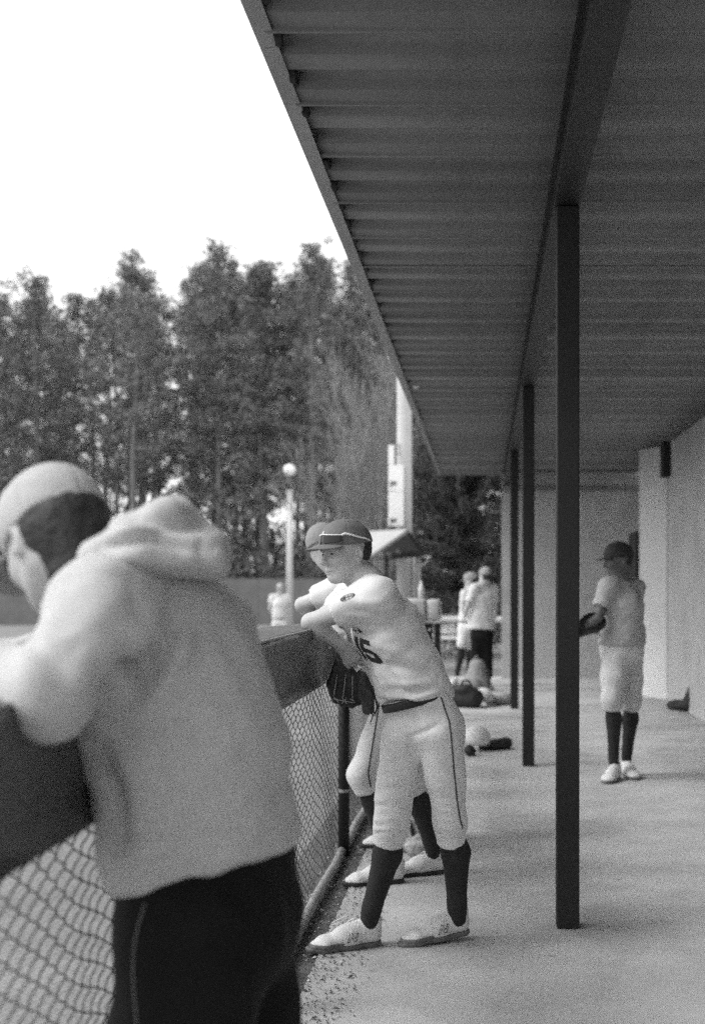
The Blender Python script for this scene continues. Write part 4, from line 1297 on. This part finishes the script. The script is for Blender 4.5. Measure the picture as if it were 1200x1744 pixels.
# sunglasses perched on the cap
def sunglasses():
    root = empty('sunglasses', J['head']+hf[2]*.07+hf[0]*.1)
    hc = J['head']; g = lambda az, z, e=.010: hc+hf[0]*(-.010+(.110+e)*math.cos(az)*math.sqrt(max(.05, 1-((z-.036)/.115)**2)))+hf[1]*(.089+e)*math.sin(az)*math.sqrt(max(.05, 1-((z-.036)/.115)**2))+hf[2]*z
    for sgn in (-1, 1):
        mb = MB(); n = 10
        az = [math.radians(sgn*(4+48*i/n)) for i in range(n+1)]
        V = []; F = []
        for e in (.012, .0095):
            for a in az:
                tpr = 1-.35*abs(math.degrees(a))/60
                V += [g(a, .052-.005*tpr, e), g(a, .052+.030*tpr, e)]
        m = 2*(n+1)
        for i in range(n):
            F += [(2*i, 2*i+2, 2*i+3, 2*i+1), (m+2*i, m+2*i+1, m+2*i+3, m+2*i+2), (2*i+1, 2*i+3, m+2*i+3, m+2*i+1), (2*i, m+2*i, m+2*i+2, 2*i+2)]
        F += [(0, 1, m+1, m), (2*n, m+2*n, m+2*n+1, 2*n+1)]
        mb.add(V, F); mb.build('lens', M['lens'], root)
        mb = MB(); mb.tube([g(a, .052+.031*(1-.35*abs(math.degrees(a))/60), .0108) for a in az], .0026, 6); mb.build('frame', M['board'], root, smooth=True)
        mb = MB(); mb.tube([g(math.radians(sgn*t), z_, .009) for t, z_ in ((51, .073), (58, .078), (72, .070), (88, .058), (104, .050), (118, .041))], [.005, .0055, .0042, .0036, .0034, .0032], 6); mb.build('temple_arm', M['board'], root, smooth=True)
    mb = MB(); mb.tube([g(math.radians(a), .083, .0105) for a in (-6, 0, 6)], .003, 6); mb.tube([g(0, .083, .011), g(0, .094, .009)], [.004, .0035], 6); mb.build('bridge', M['board'], root, smooth=True)
    tag(root, 'white-framed dark sunglasses perched on the cap of the number 15 player', 'sunglasses')
sunglasses()

# ball glove hanging from his hand
def glove():
    DG_ = 5.10
    root = empty('baseball_glove', W(600, 1205, DG_))
    F = Field(W(540, 1235, DG_)-.16, W(655, 1090, DG_)+.16, .006)
    side = A(1, 0, 0)
    for (a, b, c, r) in (((578, 1130), (566, 1165), (572, 1192), .024), ((588, 1132), (580, 1170), (586, 1197), .024), ((598, 1134), (594, 1172), (599, 1199), .023), ((606, 1136), (606, 1172), (611, 1196), .022)):
        F.add(cone(W(*a, DG_), W(*b, DG_-.03), r*.9, r*1.1), .010); F.add(cone(W(*b, DG_-.03), W(*c, DG_-.01), r*1.1, r*.8), .006)
    F.add(ecap(W(592, 1122, DG_+.03), W(592, 1165, DG_+.035), (.050, .022), (.062, .024), side), .02)
    F.sub(ecap(W(596, 1112, DG_), W(594, 1150, DG_+.0), (.030, .012), (.032, .010), side), .008)
    solid('palm_and_fingers', F, M['glove'], root, disp=lambda V: .002*wave(V, 70, 4))
    G = Field(W(600, 1235, DG_)-.12, W(655, 1120, DG_)+.12, .006)
    G.add(ecap(W(615, 1150, DG_-.03), W(624, 1180, DG_-.045), (.024, .018), (.034, .022), side)); G.add(ecap(W(624, 1180, DG_-.045), W(627, 1212, DG_-.03), (.034, .022), (.024, .014), side), .02)
    th = solid('thumb', G, M['glove_pale'], root, disp=lambda V: .002*wave(V, 60, 8))
    b = bvh_of(th)
    decal('emblem', th, b, W(625, 1163, DG_-.1), A(1, 0, 0), A(0, 0, 1), lambda x, y: .55 < (x/.012)**2+(y/.016)**2 < 1, -.014, .014, -.018, .018, .002, A(0, 1, 0), M['ink'])
    mb = MB()
    for (a, b_) in (((566, 1190), (604, 1197)), ((568, 1186), (576, 1196)), ((582, 1188), (590, 1198)), ((590, 1188), (582, 1198)), ((596, 1190), (606, 1196)), ((574, 1150), (568, 1185)), ((588, 1150), (584, 1188)), ((600, 1152), (600, 1190))):
        mb.tube([W(*a, DG_-.062), (W(*a, DG_-.064)+W(*b_, DG_-.062))/2, W(*b_, DG_-.058)], .0022, 5)
    mb.build('lacing', M['grey_metal'], root, smooth=True)
    mb = MB()
    for (px, py, dx, ln) in ((638, 1186, 3, 34), (640, 1190, 1, 30), (636, 1200, -3, 30), (632, 1206, 1, 28), (642, 1194, -2, 22)):
        mb.tube([W(px, py, DG_-.05), W(px+dx*.4+2, py+ln*.5, DG_-.055), W(px+dx-3, py+ln, DG_-.05)], [.003, .0026, .0015], 5)
    mb.build('loose_lace', M['glove_pale'], root, smooth=True)
    mb = MB(); mb.obox(W(612, 1136, DG_-.03), (A(1, 0, .8), A(0, 1, 0), A(-.8, 0, 1)), (.022, .006, .010)); mb.build('wrist_strap', M['board'], root, bevel=.003)
    tag(root, 'black leather baseball glove hanging from the hand of the number 15 player', 'glove')
glove()

# ------------------------------------------------------------------ players behind him at the rail
def leaner(dx, dd, label, hmul=1.0, face=(.25, .95, -5, -22), h=.012):
    """same pose, further along the fence"""
    d = dd
    s_ = lambda px, py, q: W(VX+(px-VX), py, q)+A(dx, 0, 0)
    J = dict(head=s_(563, 936, d), neck=s_(592, 982, d), chest=s_(622, 1050, d), waist=s_(655, 1135, d), hem=s_(664, 1172, d), belt=s_(661, 1155, d), pelvis=s_(672, 1195, d),
             shL=s_(590, 1004, d-.17), elL=s_(520, 1030, d-.10), wrL=s_(562, 1060, d-.03), shR=s_(585, 1004, d+.17), elR=s_(540, 1028, d+.30), wrR=s_(560, 1040, d+.1),
             hipL=s_(668, 1222, d-.09), knL=s_(622, 1318, d-.12), anL=s_(664, 1456, d-.05), hipR=s_(690, 1222, d+.09), knR=s_(700, 1330, d+.12), anR=s_(742, 1446, d+.14))
    for k_ in J: J[k_][2] = J[k_][2]*hmul
    J['hdL'] = (A(.2, .7, -.5), A(-.5, 0, 1), A(-1, 0, 0), 25); J['hdR'] = (A(.5, -.6, -.3), A(0, 0, 1), A(-1, 0, 0), 30)
    J['shoeL'] = (gpt(696, d-.02)+A(dx, 0, 0), gpt(599, d-.10)+A(dx, 0, 0)); J['shoeR'] = (gpt(768, d+.18)+A(dx, 0, 0), gpt(690, d+.10)+A(dx, 0, 0))
    return make_person(label, J, (-.95, -.3), (-.9, -.43), face, dict(h=h, hb=.010, cap=M['cap_sunlit'], fold=.004, sole_mat=M['sole_black'], cuff=.22, cuff_r=.058, laces=True))
p2 = leaner(-.015, 6.08, 'player directly behind number 15 in plain cap, forearms on the rail')
bq = bvh_of(p2[2])
seam_line('piping', p2[2], bq, [W(648, 1195, 6.), W(640, 1250, 6.), W(630, 1310, 6.), W(634, 1335, 6.)], A(0, 1, 0), .004, M['piping_dark'], off=.0005)
p3 = leaner(.04, 6.95, 'third player in the row at the rail, mostly hidden behind two leaning players', 1.0, (-.5, .86, -8), .016)

# ------------------------------------------------------------------ man in the grey hoodie
DH = 2.2
Jm = dict(head=W(97, 922, 2.16), neck=W(205, 985, 2.2), chest=W(268, 1100, 2.2), waist=W(318, 1290, 2.2), hem=W(354, 1478, 2.2), belt=W(352, 1440, 2.2), pelvis=W(356, 1560, 2.2),
          shL=W(172, 1040, 1.99), elL=W(92, 1184, 1.86), wrL=W(-60, 1118, 2.0), shR=W(235, 1020, 2.42), elR=W(215, 1130, 2.62), wrR=W(60, 1100, 2.5),
          hipL=W(335, 1580, 2.10), knL=A(-.545, 2.05, .48), anL=A(-.40, 2.05, .09), hipR=W(385, 1580, 2.31), knR=A(-.47, 2.36, .48), anR=A(-.36, 2.38, .09))
Jm['hdL'] = (A(-.9, .35, .05), A(0, 0, 1), A(0, 1, 0), 20); Jm['hdR'] = (A(-.9, -.3, .0), A(0, 0, 1), A(0, -1, 0), 20)
Jm['shoeL'] = (A(-.32, 2.05, 0), A(-.62, 2.03, 0)); Jm['shoeR'] = (A(-.29, 2.38, 0), A(-.58, 2.40, 0))
S2 = 2.03
hl_ = [(W(236, 1130, 1.98), W(262, 1090, 2.0), .012, -.014), (W(300, 1070, 2.05), W(228, 1185, 2.0), .011, -.012), (W(262, 1050, 2.0), W(246, 1110, 2.0), .014, .010), (W(310, 1075, 2.05), W(300, 1130, 2.05), .016, .008),
       (W(222, 1150, 1.95), W(170, 1230, 1.93), .008, -.006), (W(215, 1165, 2.0), W(255, 1140, 2.0), .010, -.010), (W(210, 1000, 1.98), W(190, 1100, 1.95), .030, .008), (W(240, 985, 2.0), W(262, 1120, 2.0), .006, -.005),
       (W(190, 1300, 2.05), W(215, 1450, 2.08), .025, -.016), (W(230, 1260, 2.05), W(240, 1420, 2.05), .03, .008), (W(430, 1200, 2.2), W(330, 1240, 2.1), .03, -.006), (W(450, 1300, 2.2), W(300, 1350, 2.1), .035, .006),
       (W(470, 1380, 2.2), W(330, 1440, 2.1), .03, -.006), (W(120, 1080, 1.9), W(170, 1200, 1.9), .022, -.007), (W(80, 1130, 1.9), W(110, 1225, 1.9), .018, .006)]
hl_ = [(a, b, w*1.35, g*2.4) for a, b, w, g in hl_]
# drag lines from the armpit across the back, drape above the hem, elbow wrinkles
hl_ += [(W(238, 1075, 2.0), W(232, 1190, 2.0), .010, -.022), (W(258, 1070, 2.0), W(240, 1170, 2.0), .010, .014), (W(300, 1065, 2.05), W(262, 1165, 2.02), .010, -.018), (W(322, 1090, 2.05), W(285, 1175, 2.05), .013, .012),
        (W(360, 1130, 2.1), W(280, 1230, 2.05), .014, -.010), (W(400, 1180, 2.1), W(300, 1260, 2.05), .018, .008), (W(455, 1180, 2.2), W(360, 1230, 2.1), .016, -.008), (W(485, 1330, 2.2), W(400, 1370, 2.1), .014, -.010), (W(490, 1370, 2.2), W(410, 1415, 2.1), .014, .010),
        (W(230, 1480, 2.05), W(300, 1460, 2.05), .014, -.010), (W(215, 1440, 2.05), W(320, 1430, 2.05), .016, .008), (W(60, 1090, 1.9), W(140, 1130, 1.9), .012, -.010), (W(150, 1100, 1.9), W(190, 1170, 1.92), .012, -.012), (W(120, 1150, 1.9), W(185, 1190, 1.92), .010, .010), (W(90, 1190, 1.88), W(150, 1215, 1.9), .010, -.010)]
def hood_extra(T):
    lc_ = A(.45, -.9, 0)
    T.add(ecap(W(250, 1080, 2.2), W(330, 1250, 2.22), (.19, .135), (.185, .150), A(.35, -.94, 0)), .06)
    T.add(ell(W(395, 1415, 2.2), (A(1, 0, 0), A(0, 1, 0), A(0, 0, 1)), (.115, .16, .10)), .05)      # cloth bagging over the hem band
    T.add(ell(W(262, 1440, 2.12), (A(1, 0, 0), A(0, 1, 0), A(0, 0, 1)), (.085, .11, .11)), .06)
pm2, hood_top, mp, hfm = make_person('man in heather grey hooded sweatshirt and pale cap leaning on the rail', Jm, (-.80, .60), (-.88, .48), (-.72, .66, -36, 0),
    dict(h=.009, hb=.0075, top='sweatshirt', top_mat=M['hoodie'], long=True, sl_r=.090, fold=.0042, top_lines=hl_, top_extra=hood_extra, chest_r=(.200, .130), waist_r=(.175, .150), hem_r=(.160, .150), hem_n=A(.22, 0, -1), final_cut=A(.22, 0, -1), belt=False,
         pants_mat=M['track'], pelvis_r=(.168, .152), thigh_r=(.126, .120), cuff=.9, cuff_r=.085, knee_r=.105, socks=False, cap=M['cap_pale'], hair=M['hair'], rim=.012, nape=-.115, hairline=-.02, long_nape=True, neckhole=-.02, shoe_mat=M['shoe'], laces=False))
# the hood lying on his back
def hood():
    F = Field(W(130, 1000, 2.1)-.18, W(400, 830, 2.2)+.2, .0065)
    Z = A(0, 1, 0)
    # outer roll, from the neck round to the back; peak; lower lip
    F.add(ecap(W(170, 948, 2.06), W(240, 932, 2.05), (.050, .034), (.070, .046), Z))
    F.add(ecap(W(240, 932, 2.05), W(345, 948, 2.10), (.075, .046), (.085, .030), Z), .02)
    F.add(ecap(W(215, 903, 2.12), W(295, 874, 2.14), (.075, .030), (.085, .026), Z), .02)
    F.add(ecap(W(295, 874, 2.14), W(350, 930, 2.14), (.085, .026), (.085, .034), Z), .03)
    F.add(ecap(W(300, 915, 2.12), W(340, 940, 2.12), (.085, .050), (.080, .036), Z), .03)
    F.add(ecap(W(200, 930, 2.28), W(270, 900, 2.28), (.05, .045), (.07, .05), Z), .03)
    F.add(ell(W(368, 958, 2.13), (A(1, 0, 0), Z, UP), (.022, .055, .024)), .012)
    F.sub(ell(W(105, 905, 2.16), (A(1, 0, 0), Z, UP), (.095, .095, .10)), .02)
    Dz = 1.98
    ln = [(W(165, 930, Dz), W(262, 915, Dz), .009, -.020), (W(255, 915, Dz), W(345, 938, Dz), .010, -.014), (W(225, 886, Dz), W(335, 896, Dz), .014, -.020), (W(300, 862, Dz), W(352, 900, Dz), .010, .010),
          (W(180, 915, Dz), W(270, 893, Dz), .012, .012), (W(190, 945, Dz), W(330, 958, Dz), .013, .010), (W(330, 905, Dz), W(338, 960, Dz), .006, -.008), (W(270, 850, Dz), W(345, 880, Dz), .008, .006)]
    o = solid('hood', F, M['hoodie'], pm2, disp=lambda V: .003*wave(V, 22, 31)+.0015*wave(V, 55, 32), lines=ln)
hood()
bh = bvh_of(hood_top)
0 and seam_line('armhole_seam', hood_top, bh, [W(240, 985, 2.0), W(244, 1030, 2.0), W(252, 1080, 2.0), W(262, 1130, 2.0)], A(0, 1, 0), .0018, M['grey_metal'], off=-.0006)
bt_ = bvh_of(mp)
seam_line('piping', mp, bt_, [W(246, 1540, 2.), W(238, 1570, 2.), W(232, 1600, 2.), W(230, 1640, 2.), W(234, 1680, 2.), W(244, 1740, 2.)], A(0, 1, 0), .0022, M['piping'], off=.0005)
seam_line('piping', mp, bt_, [W(492, 1470, 2.), W(488, 1560, 2.), W(478, 1640, 2.), W(470, 1740, 2.)], A(0, 1, 0), .0016, M['piping'], off=.0005)
face_bits(pm2, Jm['head'], hfm)

# ------------------------------------------------------------------ further people
# player on the right, walking in the dugout
d6 = 9.36
q = lambda px, py, dd=0.: W(px, py, d6+dd)
J6 = dict(head=q(1052, 955), neck=q(1056, 992), chest=q(1056, 1030), waist=q(1058, 1078), hem=q(1058, 1098), belt=q(1058, 1090), pelvis=q(1058, 1112),
          shL=q(1036, 1000, -.12), elL=q(1018, 1052, -.16), wrL=q(985, 1075, -.1), shR=q(1080, 1002, .1), elR=q(1074, 1052, .16), wrR=q(1040, 1072, .05),
          hipL=q(1048, 1120, -.06), knL=q(1042, 1190, -.14), anL=q(1044, 1292, -.06), hipR=q(1070, 1120, .06), knR=q(1074, 1192, .06), anR=q(1066, 1288, .12))
J6['hdL'] = (A(-1, 0, -.1), A(0, 0, 1), A(0, 1, 0), 30); J6['hdR'] = (A(-.8, -.3, .1), A(0, 0, 1), A(0, -1, 0), 35)
J6['shoeL'] = (gpt(1051, 9.36), gpt(1032, 9.08)); J6['shoeR'] = (gpt(1062, 9.55), gpt(1078, 9.28))
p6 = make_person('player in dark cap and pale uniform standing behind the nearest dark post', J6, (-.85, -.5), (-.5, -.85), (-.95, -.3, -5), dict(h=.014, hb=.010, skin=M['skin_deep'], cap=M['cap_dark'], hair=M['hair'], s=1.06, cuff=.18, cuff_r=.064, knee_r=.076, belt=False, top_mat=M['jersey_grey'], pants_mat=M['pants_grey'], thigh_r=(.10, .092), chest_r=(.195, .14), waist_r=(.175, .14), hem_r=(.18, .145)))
G = Field(q(985, 1085)-.2, q(1020, 1040)+.2, .012)
for i in range(4): G.add(cone(q(1012, 1055+i*5, -.2), q(985-i*2, 1062+i*7, -.22+.02*i), .032, .024), .012)
G.add(ell(q(1010, 1060, -.2), (A(1, 0, 0), A(0, 1, 0), A(0, 0, 1)), (.10, .06, .075)), .02); G.add(cone(q(1010, 1050, -.22), q(992, 1048, -.24), .03, .022), .01)
g6 = solid('baseball_glove', G, M['glove'], None); tag(g6, 'dark glove held at the waist by the player behind the dark post', 'glove')

# two figures at the far end
d5 = 17.2
q = lambda px, py, dd=0.: W(px, py, d5+dd)
J5 = dict(head=q(826, 982), neck=q(824, 996), chest=q(822, 1018), waist=q(820, 1050), hem=q(819, 1072), belt=q(820, 1060), pelvis=q(821, 1078),
          shL=q(807, 1003, -.08), elL=q(796, 1032, -.14), wrL=q(790, 1052, -.1), shR=q(839, 1004, .08), elR=q(842, 1032, .0), wrR=q(843, 1052, -.06),
          hipL=q(813, 1082), knL=q(810, 1115, .02), anL=q(808, 1160, .02), hipR=q(828, 1082), knR=q(828, 1116, .05), anR=q(830, 1160, .06))
J5['shoeL'] = (gpt(810, 17.2), gpt(798, 17.45)); J5['shoeR'] = (gpt(832, 17.2), gpt(836, 17.5))
make_person('figure in loose pale shirt and black trousers, back turned, at the dugout end', J5, (-.35, .94), (-.3, .95), (-.5, .85, 0), dict(h=.02, cap=M['camo'], hair=M['hair'], cuff=.92, cuff_r=.075, knee_r=.085, pants_mat=M['track'], belt=False, socks=False, hem_r=(.20, .16), waist_r=(.19, .15), sleeve=.8))
d4 = 18.1
q = lambda px, py, dd=0.: W(px, py, d4+dd)
J4 = dict(head=q(801, 990), neck=q(801, 1006), chest=q(800, 1024), waist=q(797, 1052), hem=q(796, 1062), belt=q(796, 1057), pelvis=q(795, 1068),
          shL=q(792, 1012, -.1), elL=q(788, 1036, -.14), wrL=q(795, 1050, -.12), shR=q(812, 1012, .1), elR=q(815, 1036, .1), wrR=q(808, 1052, .0),
          hipL=q(791, 1072), knL=q(786, 1096, -.05), anL=q(778, 1146, .02), hipR=q(800, 1072), knR=q(800, 1100, .05), anR=q(797, 1152, .08))
J4['shoeL'] = (gpt(779, 18.2), gpt(767, 18.0)); J4['shoeR'] = (gpt(800, 18.2), gpt(790, 18.0))
make_person('helmeted player in white trousers and dark socks at the dugout end', J4, (-.8, -.5), (-.8, -.5), (-.9, .2, -5), dict(h=.02, cap=M['camo'], hair=M['hair'], cuff=.12, cuff_r=.07))
# someone out on the field
d7 = 30.
q = lambda px, py, dd=0.: W(px, py, d7+dd)
J7 = dict(head=q(477, 1003), neck=q(477, 1014), chest=q(476, 1028), waist=q(475, 1046), hem=q(475, 1056), belt=q(475, 1052), pelvis=q(475, 1060),
          shL=q(464, 1017), elL=q(459, 1032), wrL=q(462, 1046), shR=q(489, 1017), elR=q(494, 1032), wrR=q(490, 1046),
          hipL=q(470, 1063), knL=q(469, 1080), anL=q(469, 1097), hipR=q(481, 1063), knR=q(482, 1080), anR=q(482, 1097))
J7['shoeL'] = (gpt(469, 30.1, -.03), gpt(468, 29.8, -.03)); J7['shoeR'] = (gpt(482, 30.1, -.03), gpt(483, 29.8, -.03))
make_person('distant player in white standing out on the field beyond the rail', J7, (0, -1), (0, -1), (0, -1, 0), dict(h=.028, cap=M['cap_pale'], cuff=.3))

# ------------------------------------------------------------------ bags and gear on the floor
def bag(name, label, cat, prims, h, m, extra=None):
    lo = np.min([p[1] for p in prims], 0)-.05; hi = np.max([p[2] for p in prims], 0)+.05
    F = Field(lo, hi, h)
    for p in prims: F.add(p, .04)
    F.cut((0, 0, .002), (0, 0, -1))
    o = solid(name, F, m, None, disp=lambda V: .006*wave(V, 12, 77)+.003*wave(V, 30, 78)); tag(o, label, cat)
    return o
q = lambda px, d, z: (lambda p: A(p[0], p[1], z))(W(px, 1000, d))
b1 = bag('backpack', 'slumped pale grey backpack standing on the floor near the far figures', 'backpack', [ecap(q(810, 15.9, .14), q(812, 15.95, .42), (.19, .14), (.11, .10), A(1, 0, 0)), ell(q(800, 15.75, .16), (A(1, 0, 0), A(0, 1, 0), A(0, 0, 1)), (.14, .08, .12))], .016, M['bag'])
mb = MB(); mb.tube([q(824, 15.95, .45), q(832, 15.9, .36), q(833, 15.85, .2), q(828, 15.85, .08)], .018, 6); mb.build('strap', M['bag_black'], b1, smooth=True)
mb = MB(); mb.tube([q(806, 15.95, .50), q(811, 15.93, .56), q(816, 15.95, .50)], .014, 6); mb.build('handle', M['bag'], b1, smooth=True)
b2 = bag('duffel_bag', 'black duffel bag on the floor in front of the grey backpack', 'bag', [ecap(q(778, 14.9, .13), q(806, 14.8, .12), (.13, .13), (.12, .12), A(0, 1, 0)), ell(q(790, 14.8, .22), (A(1, 0, 0), A(0, 1, 0), A(0, 0, 1)), (.12, .10, .06))], .016, M['bag_black'])
mb = MB(); mb.tube([q(782, 14.8, .25), q(788, 14.75, .33), q(798, 14.75, .33), q(803, 14.8, .24)], .014, 6); mb.build('handle', M['bag_black'], b2, smooth=True)
def helmet(label, c, d, m):
    c = q(c, d, .0)+A(0, 0, .10)
    F = Field(c-.2, c+.2, .010)
    F.add(ell(c+A(0, 0, .01), (A(1, 0, 0), A(0, 1, 0), A(0, 0, 1)), (.125, .115, .115))); F.sub(ell(c-A(0, 0, .02), (A(1, 0, 0), A(0, 1, 0), A(0, 0, 1)), (.108, .098, .105)))
    F.cut(c-A(0, 0, .085), (0, 0, -1)); F.sub(ecap(c+A(-.12, 0, -.06), c+A(-.02, -.0, -.08), (.2, .05), (.2, .04), A(0, 1, 0)))
    o = solid('batting_helmet', F, m, None); tag(o, label, 'helmet')
    G = Field(c-.24, c+.24, .010); G.add(ecap(c+A(-.10, 0, .0), c+A(-.165, 0, -.012), (.09, .007), (.06, .006), A(0, 1, 0))); solid('visor', G, m, o)
    return o
helmet('pale batting helmet on the floor beside the black duffel bag', 822, 15.0, M['pants'])
helmet('pale batting helmet on the floor right of the number 15 player', 811, 10.9, M['shoe'])
b3 = bag('glove_pile', 'low dark glove and gear lying beside the pale helmet', 'gear', [ecap(q(838, 11.0, .04), q(862, 11.05, .05), (.09, .045), (.06, .05), A(0, 1, 0)), ell(q(800, 10.6, .04), (A(1, 0, 0), A(0, 1, 0), A(0, 0, 1)), (.05, .08, .05)), cone(q(820, 10.95, .03), q(842, 11, .03), .03, .03)], .012, M['bag_black'])
b4 = bag('gear_roll', 'mottled low gear roll on the floor right of the duffel', 'gear', [ecap(q(832, 15.1, .06), q(866, 15.2, .07), (.08, .06), (.09, .07), A(0, 1, 0))], .016, M['bag'])
b5 = bag('equipment_bag', 'dark equipment bag at the foot of the back wall, right edge', 'bag', [ecap(q(1146, 14.6, .06), q(1172, 14.4, .07), (.12, .06), (.15, .07), A(0, 1, 0)), ecap(q(1178, 14.3, .1), q(1190, 14.25, .32), (.14, .12), (.12, .10), A(0, 1, 0))], .02, M['bag_black'])
b6 = bag('mottled_bag', 'mottled patterned bag between the legs of the leaning players', 'bag', [ell(q(700, 6.75, .11), (A(1, 0, 0), A(0, 1, 0), A(0, 0, 1)), (.10, .10, .12)), ell(q(715, 6.6, .06), (A(1, 0, 0), A(0, 1, 0), A(0, 0, 1)), (.08, .07, .06))], .010, M['camo'])
mb = MB(); mb.tube([q(690, 6.68, .2), q(700, 6.64, .15), q(708, 6.62, .06)], .010, 6); mb.build('strap', M['bag_black'], b6, smooth=True)

# pale folding chairs beyond the cross fence
def chair(px, d, label):
    o = empty('folding_chair', q(px, d, -.03)); c = q(px, d, -.03)
    mb = MB(); mb.obox(c+A(0, 0, .45), (A(1, 0, 0), A(0, 1, .1), A(0, -.1, 1)), (.23, .21, .012)); mb.build('seat', M['board'], o)
    mb = MB(); mb.obox(c+A(0, .26, .72), (A(1, 0, 0), A(0, .2, 1), A(0, 1, -.2)), (.23, .20, .012)); mb.build('backrest', M['board'], o)
    for sx in (-1, 1):
        mb = MB(); mb.tube([c+A(.24*sx, -.24, 0), c+A(.24*sx, .24, .9)], .014, 6); mb.build('leg', M['white_metal'], o)
        mb = MB(); mb.tube([c+A(.225*sx, .26, 0), c+A(.225*sx, -.16, .46)], .014, 6); mb.build('leg', M['white_metal'], o)
    tag(o, label, 'chair', 'folding chairs beyond the cross fence')
chair(763, 25.2, 'pale folding chair beyond the cross fence, nearer the gate stub')
chair(784, 25.8, 'pale folding chair beyond the cross fence, nearer the helmeted player')
